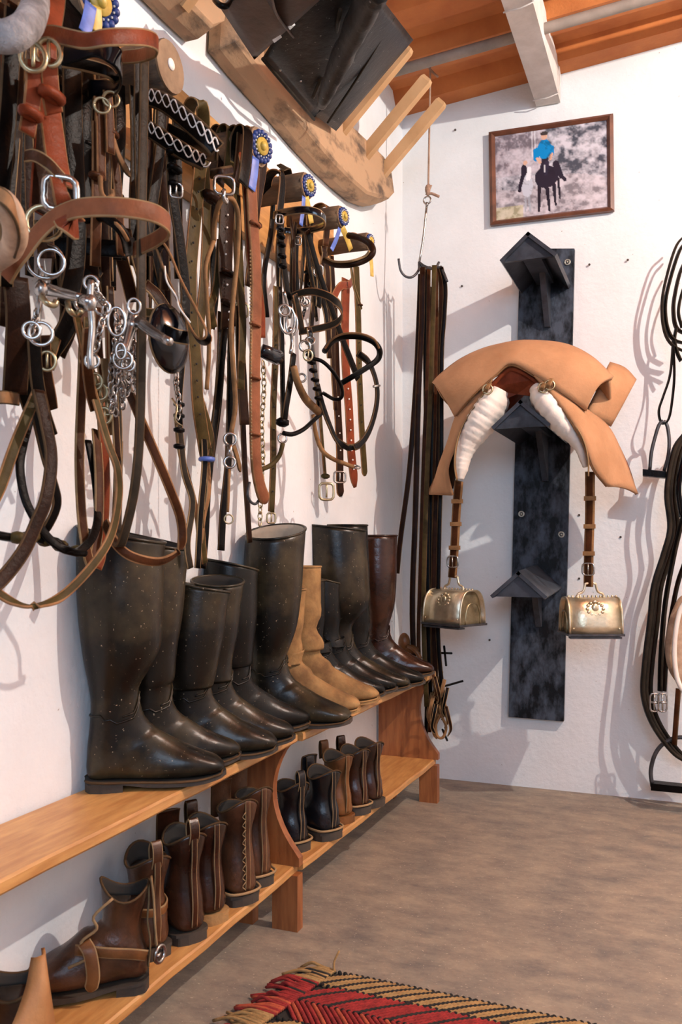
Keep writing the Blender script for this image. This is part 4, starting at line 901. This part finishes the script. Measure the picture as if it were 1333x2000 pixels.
S(t, 'curb_strap', 'black', .028, [(188,520,.14),(160,565,.13),(130,640,.12),(98,690,.11),(88,720,.1)]); S(t, 'curb_strap', 'darkbrown', .030, [(125,500,.12),(135,620,.11),(110,690,.1)])
t.add('padded_cavesson', tube(LP([(170,428,.18),(200,424,.22),(228,440,.25),(244,462,.25),(250,490,.22)]), .0075, 5, 8), M['black']); t.add('cavesson_piping', tube(LP([(185,424,.20),(210,426,.23),(234,444,.26),(250,470,.26)]), .003, 5, 6), M['tan'])
tangle(t, 16, 120, 235, 150, 560, .04, .15, nm='cheek_strap')
tangle(t, 5, 100, 300, 430, 640, .04, .15, drift=40)
# ---- brown hook-stud bridle with curb bit
t = root('bridle', 'brown double bridle with hook-stud billets and a silver curb bit', 'bridle', 190, 720, .2)
for dx, y0, y1, o in ((196,190,350,.22),(214,178,300,.23)):
    S(t, 'cheek_strap', 'brown', .014, [(dx-4,y0,o),(dx,y0+50,o),(dx+2,y1,o)], edge='tan')
    rg_(t, dx+3, y0+16, o+.01, .011, .0022, 'brassb')
S(t, 'cheek_strap', 'brown', .016, [(190,240,.21),(190,330,.21),(188,430,.21),(186,520,.2)], edge='tan'); S(t, 'cheek_strap', 'brown', .014, [(216,250,.21),(225,320,.21),(232,400,.21),(236,500,.2)], edge='tan')
S(t, 'billet', 'tan', .009, [(218,262,.225),(232,305,.23),(254,345,.23)], taper=True)
t.add('hook_stud', tube(LP([(196,345,.23),(198,375,.235),(208,388,.24),(219,382,.24),(218,370,.24)]), .0036, 5), M['tan'])
keep(t, 189, 345, .215, .020, 'brown'); keep(t, 218, 262, .225, .018, 'brown')
t.add('mouthpiece', join(tube(LP([(92,565,.24),(120,572,.26),(160,582,.29)]), (.0085,.0055), 4, 10), tube(LP([(160,584,.29),(172,590,.30),(180,592,.3)]), .007, 3)), M['steel'])
t.add('bit_shank', join(tube(LP([(78,520,.25),(80,560,.25),(76,600,.25),(72,645,.25)]), .004, 4), blob(L(80,565,.25), .009,.009,.012, n=6)), M['steel'])
t.add('bit_shank', join(tube(LP([(178,548,.30),(176,590,.30),(180,640,.30),(176,690,.30),(178,720,.30)]), .0045, 4), blob(L(176,592,.30), .009,.009,.012, n=6)), M['steel'])
for x, y, R_ in ((100,512,.016),(80,652,.014),(62,645,.010),(178,552,.009),(200,600,.010),(180,705,.009),(162,592,.010)): rg_(t, x, y, .27, R_, .0022, 'steel')
t.add('bit_hook', tube(LP([(82,580,.26),(92,592,.27),(106,596,.27),(110,588,.27)]), .0042, 4), M['brassb'])
t.add('bit_hook', tube(LP([(132,590,.26),(136,606,.27),(148,614,.27),(160,606,.28)]), .004, 4), M['brassb'])
t.add('curb_chain', chain(LP([(76,600,.25),(66,630,.25),(62,652,.25)]), .012, .0016), M['steel'])
t.add('curb_chain', chain(LP([(180,548,.30),(192,575,.30),(205,602,.29),(196,640,.29),(186,690,.28)]), .014, .0017), M['steel'])
S(t, 'curb_rein', 'brown', .014, [(172,640,.27),(170,700,.25),(176,760,.22),(186,800,.2)], edge='tan')
# ---- heap of bits and chains
t = root('bit', 'bright silver snaffle bit with loose rings hanging over the heap of chains', 'bit', 235, 700, .24)
t.add('mouthpiece', join(tube(LP([(262,612,.26),(254,650,.26),(242,695,.26)]), (.0085,.006), 3, 10), tube(LP([(272,628,.27),(300,650,.31),(332,668,.35)]), (.009,.006), 3, 10), blob(L(258,635,.26), .010,.010,.012, n=6)), M['steel'])
for x, y, R_, s_ in ((228,628,.020,.6),(262,598,.011,.8),(240,702,.013,1),(332,676,.010,1),(236,686,.011,.6),(250,712,.009,1)): rg_(t, x, y, .27, R_, .0022, 'steel', sx=s_)
t = root('curb_chain', 'dense bunch of silver curb chains beside the long grey rein', 'chain', 240, 850, .2)
for k in range(17):
    x = random.uniform(222, 264); y0 = random.uniform(590, 700); y1 = y0+random.uniform(60, 150); o = random.uniform(.16, .24)
    t.add('chain', chain([L(x, y0, o), L(x+random.uniform(-8,8), (y0+y1)/2, o+.01), L(x+random.uniform(-8,8), min(y1, 855), o)], random.uniform(.013,.018), .0016), M['steel'])
t = root('curb_chain', 'short silver chain hanging below the round black blinker', 'chain', 348, 800, .14)
t.add('chain', chain(LP([(346,722,.16),(344,750,.16),(349,785,.16),(347,820,.16)]), .016, .002), M['steel'])
t.add('chain_wire', tube(LP([(336,778,.15),(346,796,.16),(342,820,.16),(355,832,.16)]), .002, 4), M['brassb'])
# ---- driving bridle with blinkers and white stitched browbands
t = root('bridle', 'black driving bridle with white-stitched browband and a round blinker', 'bridle', 330, 720, .2)
def stitched(P_, w, nm, o_in=0):
    b_ = S(t, nm, 'black', w, P_, VW, th=.007, edge='edged', n=8)
    Sx = spline(LP(P_), 10); m = len(Sx)
    for ph in (0, math.pi):
        q = []
        for i, p in enumerate(Sx):
            q.append(p+Vector((.006,-.006,0))+Vector((0,0,1))*w*.34*math.sin(i*.62+ph)*(1 if i % 2 or 1 else 0))
        t.add('white_stitching', tube(q, .0013, n=0, k=5), M['wool'], under=b_)
stitched([(276,192,.17),(300,192,.20),(330,206,.24),(362,232,.28),(396,262,.32),(424,292,.34)], .030, 'browband')
stitched([(278,245,.14),(300,258,.17),(336,282,.21),(372,304,.25),(400,318,.27)], .028, 'noseband')
S(t, 'browband_return', 'black', .026, [(424,296,.33),(412,300,.27),(380,282,.19),(330,256,.12),(300,250,.08)], VW)
S(t, 'crown_strap', 'olive', .026, [(362,300,.05),(364,240,.10),(376,198,.15),(394,206,.17),(398,260,.14),(392,320,.12)], EW, edge='edge')
for P_, o in (([(272,100),(272,260),(276,400),(290,500)], .17), ([(318,200),(312,300),(298,400),(286,470)], .14), ([(335,290),(338,380),(350,460),(362,560),(362,620)], .2), ([(262,170),(266,300),(262,400),(264,520)], .12)): S(t, 'cheek_strap', 'black', .020, P_, o=o)
for y in (300, 330, 362): keep(t, 340+(y-300)*.05, y, .21, .024, 'black', .012)
buckle(t, 344, 372, .215, .012, 'steel', .0022, True)
# teardrop strap loop with stitching
P_ = [(308,490,.24),(318,478,.25),(334,500,.27),(356,552,.30),(384,606,.33),(404,648,.35),(400,666,.34),(384,660,.32),(362,620,.29),(340,570,.27),(322,530,.25),(308,490,.24)]
t.add('winker_stay', strap(LP(P_), .018, .004, Vector((.3,-1,.3)), 6), None, mats=[M['black'], M['tan']])
t.add('stitch_line', tube(LP([(322,520,.28),(326,550,.29),(345,580,.30),(350,600,.31),(372,630,.33)]), .0014, 4, 5), M['wool'])
c = L(330, 662, .26); t.add('blinker', grid([[c+Vector((.030*(1-(r/5)**2)*.7, .054*(r/5)*math.cos(a), .052*(r/5)*math.sin(a))) for r in range(6)] for a in [2*math.pi*k/24 for k in range(25)]], .003), M['gloss'], label='round glossy black blinker')
t.add('blinker_rim', tube([c+Vector((0, .054*math.cos(a), .052*math.sin(a))) for a in [2*math.pi*k/28 for k in range(29)]], .0025, n=0, k=6), M['edge'])
S(t, 'blinker_strap', 'black', .022, [(284,625,.22),(310,640,.26),(340,655,.29),(366,660,.30)], VW, edge='edge'); S(t, 'blinker_strap', 'olive', .014, [(284,610,.24),(310,612,.26),(340,610,.27)], VW, edge='edge')
S(t, 'curb_strap', 'darkbrown', .024, [(284,555,.16),(305,575,.17),(328,610,.18)], edge='edge')
tangle(t, 8, 265, 345, 190, 600, .04, .14)
# ---- long grey rein and big loops at lower left
def long_rein(label, m, w, P_, o=.12, wd=HW, edge='edged', tw=0, g=None):
    pts = [L(*p) if len(p) == 3 else L(p[0], p[1], o) for p in P_]; vf = strap(pts, w, .0042, wd, 8, tw)
    return tag(mesh('rein', vf[0], vf[1], None, None, True, vf[2], [M[m], M[edge]]), label, 'rein', g)
long_rein('long grey-brown rein crossing in front of the chains down to the largest boot', 'grey', .017, [(282,110,.24),(280,250,.25),(277,400,.26),(276,560,.27),(276,700,.26),(272,860,.25),(262,960,.24),(244,1040,.22),(233,1066,.20),(228,1040,.17),(230,960,.14),(232,860,.12)])
long_rein('reddish brown rein loop resting over the largest boot top', 'brown', .0155, [(250,760,.16),(279,829,.22),(305,890,.24),(330,950,.25),(352,1010,.25),(356,1055,.25),(345,1080,.24),(315,1096,.23),(280,1094,.22),(245,1080,.2),(220,1052,.18),(205,1020,.15)], edge='tan', wd=Vector((.5,.3,.8)))
long_rein('grey brown rein falling to the lowest loop near the left edge', 'olive', .013, [(150,620,.16),(176,740,.2),(195,810,.22),(213,870,.23),(229,915,.24),(232,970,.24),(217,1045,.24),(180,1105,.24),(120,1165,.24),(66,1184,.24),(24,1175,.22),(-30,1140,.2)], edge='tan')
long_rein('dark brown rein in a narrow upright loop left of the largest boot', 'brown', .017, [(166,560,.10),(162,700,.12),(156,850,.13),(156,940,.14),(162,1030,.15),(177,1100,.16),(191,1045,.15),(194,940,.13),(188,840,.10)], edge='edge')
long_rein('straight reddish strap hanging inside the loops beside the largest boot', 'chestnut', .018, [(192,740,.10),(200,835,.11),(206,940,.11),(200,1070,.10),(190,1110,.1)], edge='tan')
long_rein('dark rein swinging from upper left round to the lower left edge', 'darkbrown', .019, [(66,640,.16),(70,735,.18),(88,820,.2),(100,892,.21),(91,970,.22),(72,1020,.22),(45,1078,.22),(0,1135,.22),(-40,1160,.22)])
long_rein('braided black rein sagging with knots across the left wall', 'black', .013, [(66,760,.12),(57,820,.13),(45,868,.14),(39,912,.15),(48,970,.16),(69,1015,.17),(99,1055,.18),(135,1075,.19),(168,1066,.18),(190,1020,.15),(186,940,.12),(172,860,.1)], edge='black')
long_rein('tan-edged dark strap slanting off the left edge at mid height', 'olive', .016, [(110,660,.14),(90,720,.15),(70,772,.16),(30,868,.17),(0,952,.18),(-30,1010,.18)], edge='tan')
long_rein('thin black rein crossing inside the left loops', 'black', .015, [(36,600,.10),(40,700,.11),(60,770,.12),(87,886,.13),(103,940,.14),(111,985,.14),(92,1030,.13),(78,1042,.12)])
t = root('rein', 'twisted black rein with knots running level at the left edge', 'rein', 60, 1062, .15)
t.add('twisted_cord', tube(LP([(-30,1040,.16),(25,1050,.16),(60,1046,.16),(85,1056,.17),(110,1058,.17),(130,1075,.18),(165,1080,.18)]), .0062, 4, 8), M['black'])
for x, y in ((34,1050),(62,1048),(88,1056),(118,1066),(150,1076)): t.add('knot', blob(L(x, y, .168), .012, .012, .009, n=5, k=8), M['olive'])
t = root('rein', 'pair of black reins with a buckle hanging below the silver curb bit', 'rein', 80, 850, .15)
S(t, 'rein_strap', 'black', .018, [(66,655,.2),(72,740,.19),(84,800,.18),(100,852,.17)]); S(t, 'rein_strap', 'darkbrown', .018, [(86,655,.2),(88,720,.19),(96,770,.18),(100,800,.17)], edge='tan')
buckle(t, 92, 705, .2, .013, 'brassb'); S(t, 'rein_strap', 'black', .024, [(42,560,.14),(30,640,.14),(38,720,.13),(62,800,.12)])
t = root('rein', 'cluster of thin brown straps and buckles below the curb chains', 'rein', 200, 900, .15)
for P_, m in (([(170,620),(172,700),(190,760),(200,830)], 'olive'), ([(190,600),(195,700),(205,760),(230,840)], 'brown'), ([(215,560),(218,650),(222,740),(226,830),(230,900)], 'darkbrown'), ([(204,700),(212,780),(218,850)], 'cord'), ([(228,760),(232,840),(230,960)], 'grey'), ([(212,640),(214,720),(216,780)], 'chestnut')): S(t, 'thin_strap', m, .012, P_, o=random.uniform(.12,.22), edge='edge')
for x, y in ((196,765),(204,812),(186,745),(210,795)): buckle(t, x, y, .19, .012, 'brassb')
t = root('rein', 'brown and grey reins twisting down between the blinker and the largest boot', 'rein', 380, 1100, .1)
for P_, m, w in (([(346,820),(352,880),(366,930),(384,1000),(390,1060)], 'tan', .012), ([(350,830),(360,920),(376,980),(366,1060),(372,1110)], 'grey', .014), ([(386,1110),(392,1000),(400,900),(396,820)], 'black', .014), ([(362,560),(356,700),(350,780),(352,850)], 'black', .014)): S(t, 'rein_strap', m, w, P_, o=random.uniform(.08,.15), edge='edge')
for y in (790, 812, 840, 872): keep(t, 350, y, .155, .016, 'black', .010)
# ---- olive stirrup leather
t = root('stirrup_leather', 'olive stirrup leather with punched holes looped into a pale blue tie', 'stirrup leather', 400, 1000, .12)
P_ = [(392,320,.13),(386,380,.14),(378,460,.14),(372,540,.14),(374,620,.14),(382,700,.14),(386,780,.14),(396,850,.13),(404,896,.12)]
S(t, 'leather', 'olive', .027, P_, edge='tan'); holes(t, P_, None, 16, 'darkin', from_=.02, to=.8)
S(t, 'leather', 'olive', .022, [(398,300,.11),(404,420,.11),(398,560,.12),(386,660,.12)], edge='tan')
S(t, 'leather_tail', 'olive', .014, [(392,780,.13),(412,850,.13),(411,890,.13),(404,896,.13)], edge='tan'); S(t, 'leather_tail', 'olive', .013, [(402,900,.12),(400,960,.12),(394,1020,.12),(400,1100,.11)], edge='tan')
S(t, 'leather_tail', 'tan', .010, [(406,900,.12),(408,960,.13),(398,1010,.12),(392,1060,.12)], edge='edge')
t.add('tie', join(ring(L(404, 897, .13), .012, .005, (0,0,1), up=(0,1,0), n=14)), M['lblue'], label='pale blue twine tie')
buckle(t, 399, 312, .14, .014, 'steel')
# ---- peg 2: strap laden
t = root('girth', 'wide dark girth with pale punched holes over the blue-rosette peg', 'girth', 440, 640, .14)
for k, (x, m, w) in enumerate(((424,'darkbrown',.030),(440,'olive',.036),(456,'darkbrown',.024),(470,'black',.030))):
    S(t, 'top_band', m, w, [(x-12,330,.04+k*.03),(x-10,275,.05+k*.03),(x+2,250,.07+k*.03),(x+14,258,.09+k*.03),(x+10,320,.10+k*.03),(x+4,360,.10+k*.03)], EW, edge='edged')
P_ = [(446,380,.14),(442,450,.14),(440,520,.14),(446,600,.14),(446,640,.13)]
S(t, 'girth_strap', 'darkbrown', .036, P_); holes(t, P_, None, 9, 'wool', .0022, from_=.15, to=.9)
S(t, 'girth_strap', 'black', .020, [(414,380,.1),(412,460,.1),(420,560,.1),(412,640,.1)]); S(t, 'girth_strap', 'olive', .020, [(460,360,.1),(462,440,.1),(466,540,.1),(470,620,.1)])
b_ = S(t, 'cross_band', 'darkbrown', .018, [(414,340,.16),(432,336,.19),(452,332,.18)], VW, th=.008); keep(t, 412, 385, .15, .030, 'darkbrown', .024)
t.add('snap_hook', join(ring(L(438,362,.20), .017, .0032, (.6,-.8,0), sx=1.1, sq=True), tube(LP([(438,370,.20),(437,386,.20),(443,396,.20),(441,384,.2)]), .004, 3)), M['steel'])
S(t, 'loop_strap', 'olive', .015, [(430,470,.12),(422,560,.12),(412,600,.13),(418,640,.12)], edge='tan')
for y in (432+100, 592): keep(t, 446, y, .15, .04, 'darkbrown', .01)
t = root('lead_rope', 'round tan leather lead hanging in a long loop with a silver snap', 'lead rope', 450, 900, .17)
t.add('round_lead', tube(LP([(418,470,.15),(420,430,.16),(428,400,.18),(440,386,.19),(456,392,.18),(466,425,.18),(464,500,.17),(458,560,.17),(452,640,.17),(456,720,.17),(460,790,.17),(452,845,.17)]), .0052, 6, 8), M['cord'])
t.add('round_lead', tube(LP([(418,470,.15),(402,520,.15),(404,580,.15),(408,640,.15),(408,700,.14),(404,760,.14)]), .0045, 6, 8), M['cord'])
t.add('snap', join(ring(L(450,858,.17), .012, .003, (.6,-.8,0)), tube(LP([(450,868,.17),(448,892,.17)]), .0055, 2), ring(L(449,903,.17), .011, .0028, (.6,-.8,0))), M['steel'])
S(t, 'billet', 'cord', .010, [(456,870,.17),(464,895,.17),(470,922,.17)], taper=True)
t.add('end_cord', tube(LP([(448,915,.16),(447,960,.16),(445,1000,.16)]), .003, 3), M['cord']); rg_(t, 447, 1014, .16, .009, .0016, 'brassb')
# ---- reddish stitched strap
t = root('breastcollar', 'long reddish tan stitched harness strap with tapered tip and iron ring', 'strap', 505, 985, .18)
P_ = [(490,345,.18),(494,430,.18),(500,520,.18),(500,620,.18),(498,720,.18),(498,820,.18),(500,900,.18),(508,950,.18),(520,982,.18)]
S(t, 'strap_body', 'redtan', .027, P_, th=.007, edge='tan', taper=True)
S(t, 'strap_body', 'chestnut', .030, [(474,300,.16),(482,340,.17),(488,420,.17),(492,500,.17),(506,600,.165),(508,660,.16)], edge='cord')
t.add('edge_stitching', join(*[blob(L(489+ (y-480)*.006, y, .195), .0022, .0022, .0024, n=3, k=5) for y in range(490, 900, 7)]), M['edge'])
for y in (438, 634, 738, 848): keep(t, 499, y, .185, .032, 'redtan', .008)
t.add('iron_ring', tube(LP([(488,942,.17),(484,965,.17),(490,980,.17),(500,984,.17),(508,974,.17)]), .003, 4), M['iron'])
t = root('curb_chain', 'long thin iron chain hanging beside the reddish stitched strap', 'chain', 508, 1020, .1)
t.add('chain', chain(LP([(514,700,.14),(516,760,.14),(512,830,.14),(514,900,.14),(510,960,.14),(508,1020,.14)]), .017, .0016), M['brassb'])
# ---- wide strap over peg 2 front
t = root('stirrup_leather', 'doubled dark brown leather looped over the blue-rosette peg, hanging down its front', 'stirrup leather', 480, 560, .16)
S(t, 'leather', 'brown', .030, [(478,345,.10),(474,280,.12),(482,254,.15),(496,262,.165),(498,330,.165),(494,420,.16),(492,470,.16)], EW, edge='tan'); S(t, 'leather', 'darkbrown', .026, [(516,300,.17),(512,340,.165),(502,400,.16),(494,480,.15),(486,560,.14)], EW, edge='tan')
keep(t, 499, 437, .17, .034, 'brown', .012)
# hanging plain long straps between 400 and 540
GL = 'plain dark straps hanging below the rail'
def plain(label, m, w, P_, o, edge='edged', buck=None, tw=0, hol=None, taper=False):
    t = root('strap', label, 'strap', P_[-1][0], P_[-1][1], o); S(t, 'leather', m, w, P_, o=o, edge=edge, tw=tw, taper=taper)
    if hol: holes(t, P_, o, hol, 'darkin')
    if buck: buckle(t, buck[0], buck[1], o, buck[2], 'brassb' if len(buck) < 4 else buck[3], .0025, True)
    return t
plain('narrow black strap hanging to the boots just right of the blue tie', 'black', .016, [(440,640),(428,760),(416,860),(406,960),(402,1040),(396,1110)], .07)
plain('black strap passing behind the silver snap down into the boots', 'black', .018, [(452,620),(450,760),(446,900),(436,1000),(432,1075)], .09)
plain('dark strap hanging straight between silver snap and stitched strap', 'darkbrown', .026, [(470,600),(470,680),(474,760),(478,830)], .12, buck=(472,606,.016))
plain('long dark strap reaching behind the tallest middle boot shaft', 'darkbrown', .015, [(474,800),(478,900),(484,1000),(488,1060)], .07)
plain('olive strap with buckle ending over the cream-lined boot', 'olive', .019, [(540,560),(538,700),(534,800),(534,900),(530,1000)], .10, 'tan', (530,1012,.012), hol=8)
plain('dark strap with keeper left of the stitched reddish strap', 'olive', .020, [(462,380),(466,470),(470,560),(474,640),(470,760)], .13, 'tan')
plain('black strap hanging just left of the tan lead loop', 'black', .022, [(434,610),(432,700),(424,800),(410,900)], .05)
# ---- peg 3 black bridle
t = root('bridle', 'black bridle with flat oval browband on the middle bare log peg', 'bridle', 560, 760, .18)
loopb(t, 'browband', 'gloss', .017, [(535,420,.14),(560,414,.19),(592,410,.24),(618,414,.27),(634,426,.28),(632,440,.25),(610,448,.18),(580,452,.12),(556,450,.09)], edge='edge')
S(t, 'headpiece', 'black', .024, [(520,400,.06),(524,350,.10),(540,334,.14),(552,350,.15),(546,420,.15)], EW, edge='tan'); S(t, 'headpiece', 'black', .022, [(572,380,.06),(560,330,.08),(548,328,.10)], EW)
for P_, o, w in (([(546,415),(548,460),(552,500),(560,560),(566,600)], .17, .018), ([(536,360),(530,450),(516,540),(522,620)], .08, .014), ([(580,450),(578,520),(582,580)], .12, .016), ([(596,440),(602,510),(612,560),(618,620)], .12, .012), ([(600,450),(622,530),(650,610),(676,680),(700,740)], .20, .017)): S(t, 'cheek_strap', 'black', w, P_, o=o, edge='edged')
for y in (432, 447, 462, 478, 500, 520): keep(t, 547+(y-430)*.06, y, .18, .019, 'gloss' if y % 2 else 'black', .009)
buckle(t, 546, 428, .185, .010, 'steel', .0022, True); buckle(t, 582, 470, .13, .010, 'steel', .002, True)
tangle(t, 9, 530, 620, 430, 640, .04, .14, w=(.008,.016))
# bit and rings
for x, y, R_, sx in ((562,625,.030,.55),(570,632,.026,.5),(556,606,.012,1),(586,585,.010,1),(596,590,.010,1)): rg_(t, x, y, .2, R_, .0028, 'steel', sx=sx)
t.add('bit_shank', join(tube(LP([(566,640,.2),(571,665,.2),(568,690,.2)]), .0045, 3), tube(LP([(555,570,.2),(562,600,.2),(566,622,.2)]), .004, 3)), M['steel'])
t.add('curb_chain', chain(LP([(592,580,.17),(596,600,.17),(590,625,.17)]), .012, .0018), M['iron'])
S(t, 'rein', 'black', .014, [(546,560,.16),(550,640,.16),(552,720,.16),(553,820,.16)], edge='edged'); keep(t, 552, 825, .165, .020, 'black', .022); rg_(t, 552, 856, .165, .010, .0024, 'steel')
t.add('rein_loop', tube(LP([(553,866,.165),(546,890,.16),(530,908,.15),(508,918,.14)]), .0055, 4), M['olive'])
S(t, 'rein', 'black', .016, [(574,690,.18),(568,740,.18),(560,790,.18),(556,820,.17)], edge='edged')
t.add('grab_strap', tube(LP([(554,846,.17),(572,848,.18),(594,838,.19),(616,818,.19),(630,806,.19)]), .0055, 5), M['black'])
t.add('lamp_blinker', tube(LP([(510,684,.18),(524,690,.19),(542,698,.19)]), (.014,.017), 3, 14), M['gloss'])
# ---- grey flat noseband bridle
t = root('bridle', 'bridle with flat grey-olive noseband loop below the middle log peg', 'bridle', 620, 660, .2)
loopb(t, 'noseband', 'grey', .017, [(568,580,.17),(590,572,.21),(615,570,.25),(645,580,.29),(664,598,.31),(668,618,.30),(655,632,.27),(625,641,.22),(585,648,.16)], edge='tan')
S(t, 'noseband_tab', 'grey', .015, [(576,575,.2),(582,600,.2),(590,646,.19)], edge='tan')
for P_, o, m in (([(612,520),(620,560),(634,600),(640,640)], .14, 'black'), ([(640,440),(630,520),(612,600),(606,680)], .10, 'darkbrown'), ([(604,640),(612,700),(620,760),(624,800)], .2, 'gloss')): S(t, 'cheek_strap', m, .016, P_, o=o, edge='edge')
# padded small noseband near (655,740)
for k in range(3): t.add('padded_noseband', tube(LP([(610,700,.21+k*.012),(630,706,.23+k*.012),(650,725,.25+k*.012),(666,752,.26+k*.012),(668,775,.25+k*.012),(654,780,.23+k*.012),(632,768,.21)]), .0045, 5, 8), M[('black','tan','black')[k]])
for y in (694, 708, 724, 742, 760, 778): keep(t, 606+(y-694)*.20, y, .225, .020, 'black', .009)
buckle(t, 602, 694, .23, .012, 'brassb'); t.add('bit_rings', join(ring(L(596,676,.22), .012, .003, (.6,-.8,0)), ring(L(606,666,.22), .010, .0028, (.3,-.8,.3)), ring(L(590,738,.2), .009, .0025, (.6,-.8,0))), M['steel'])
t.add('curved_guard', tube(LP([(574,716,.2),(582,748,.2),(598,780,.2),(622,804,.2)]), (.008,.010), 5, 8), M['cord'], label='curved orange-brown leather guard')
# ---- rounded noseband bridles
t = root('bridle', 'dark bridle with rounded rolled browband on the second peg from the corner', 'bridle', 680, 620, .2)
t.add('rolled_browband', join(tube(LP([(636,508,.16),(655,516,.20),(685,516,.25),(712,508,.28),(728,494,.30),(724,478,.29),(706,466,.25),(682,460,.20)]), .0085, 6, 10)), M['darkbrown']); t.add('browband_piping', tube(LP([(636,503,.165),(655,511,.205),(685,510,.255),(712,501,.285),(722,490,.30)]), .003, 6, 6), M['edge'])
S(t, 'headpiece', 'brown', .026, [(612,440,.05),(618,408,.08),(634,400,.12),(644,412,.14),(640,440,.13),(636,480,.12)], EW, edge='tan')
S(t, 'headpiece', 'olive', .020, [(672,480,.06),(684,458,.09),(704,462,.12),(708,490,.12)], EW, edge='tan')
for P_, o, w, m in (([(622,520),(624,560),(622,600)], .18, .018, 'black'), ([(686,520),(692,560),(702,590),(706,604)], .16, .009, 'olive'), ([(632,480),(640,540),(640,620),(644,700)], .1, .020, 'darkbrown'), ([(648,500),(652,600),(650,700),(656,800)], .08, .018, 'darkbrown')): S(t, 'cheek_strap', m, w, P_, o=o, edge='edge')
buckle(t, 622, 528, .19, .013, 'steel', .0025, True); keep(t, 704, 596, .16, .012, 'brown', .006)
t = root('bridle', 'bridle with rounded piped noseband loop and long black rein near the corner', 'bridle', 690, 860, .2)
t.add('piped_noseband', tube(LP([(634,686,.18),(648,668,.21),(672,658,.25),(704,658,.29),(730,668,.32),(742,685,.33),(738,702,.31),(720,716,.27),(695,732,.22),(668,748,.18)]), .0075, 6, 10), M['black']); t.add('noseband_piping', tube(LP([(636,680,.19),(650,662,.22),(672,652,.26),(704,652,.30),(730,662,.33),(741,680,.335)]), .0028, 6, 6), M['tan'])
S(t, 'rein', 'black', .016, [(700,690,.26),(722,710,.27),(736,750,.28),(736,790,.28),(724,835,.27),(705,866,.26),(684,874,.25),(660,862,.24),(644,830,.22),(630,790,.21),(620,750,.2)], edge='edged', th=.005)
t.add('buckle_end', tube(LP([(730,755,.285),(742,753,.29)]), .003, 1), M['steel'])
# ---- chestnut leathers at the corner
t = root('stirrup_leather', 'broad chestnut strap with silver studs hanging nearest the corner hook', 'stirrup leather', 690, 950, .1)
P_ = [(676,545,.10),(674,640,.10),(676,720,.10),(682,800,.10),(686,880,.10),(694,952,.10)]
S(t, 'leather', 'chestnut', .034, P_, edge='tan', taper=True); holes(t, P_, None, 9, 'wool', .0026, from_=.5, to=.9)
S(t, 'wrap', 'chestnut', .022, [(648,590,.13),(664,560,.14),(682,556,.14),(690,545,.13)], VW, edge='tan')
t = root('stirrup_leather', 'olive brown strap with rounded tip, closest to the back corner', 'stirrup leather', 712, 925, .09)
P_ = [(696,520,.09),(700,620,.09),(702,720,.09),(706,820,.09),(711,900,.09),(713,930,.09)]; S(t, 'leather', 'olive', .026, P_, edge='tan', taper=True); holes(t, P_, None, 6, 'darkin', from_=.3, to=.7)
t = root('stirrup_leather', 'dark brown strap with silver end buckle left of the chestnut one', 'stirrup leather', 665, 970, .1)
P_ = [(652,600,.08),(656,700,.08),(660,800,.08),(664,880,.08),(664,940,.08),(666,970,.08)]; S(t, 'leather', 'darkbrown', .030, P_, edge='tan', taper=True); holes(t, P_, None, 4, 'wool', from_=.35, to=.6); buckle(t, 664, 932, .09, .016, 'steel', .003, True, 1.1)
t = root('strap', 'thin olive strap with square brass double buckle hanging above the boots', 'strap', 638, 975, .12)
S(t, 'leather', 'olive', .011, [(624,780,.13),(628,840,.13),(633,900,.13),(636,935,.13)], edge='tan'); keep(t, 636, 930, .135, .018, 'olive', .014); buckle(t, 638, 960, .135, .022, 'brassb', .0035, True, .9)
t = root('strap', 'short tan strap curling out with a buckle end over the chestnut strap', 'strap', 690, 905, .16)
t.add('leather', tube(LP([(612,810,.12),(618,850,.13),(630,880,.15),(650,896,.17),(675,906,.19),(690,912,.2)]), .006, 5), M['cord']); t.add('buckle', ring(L(696, 912, .2), .010, .003, (.3,-.3,.9)), M['steel'])
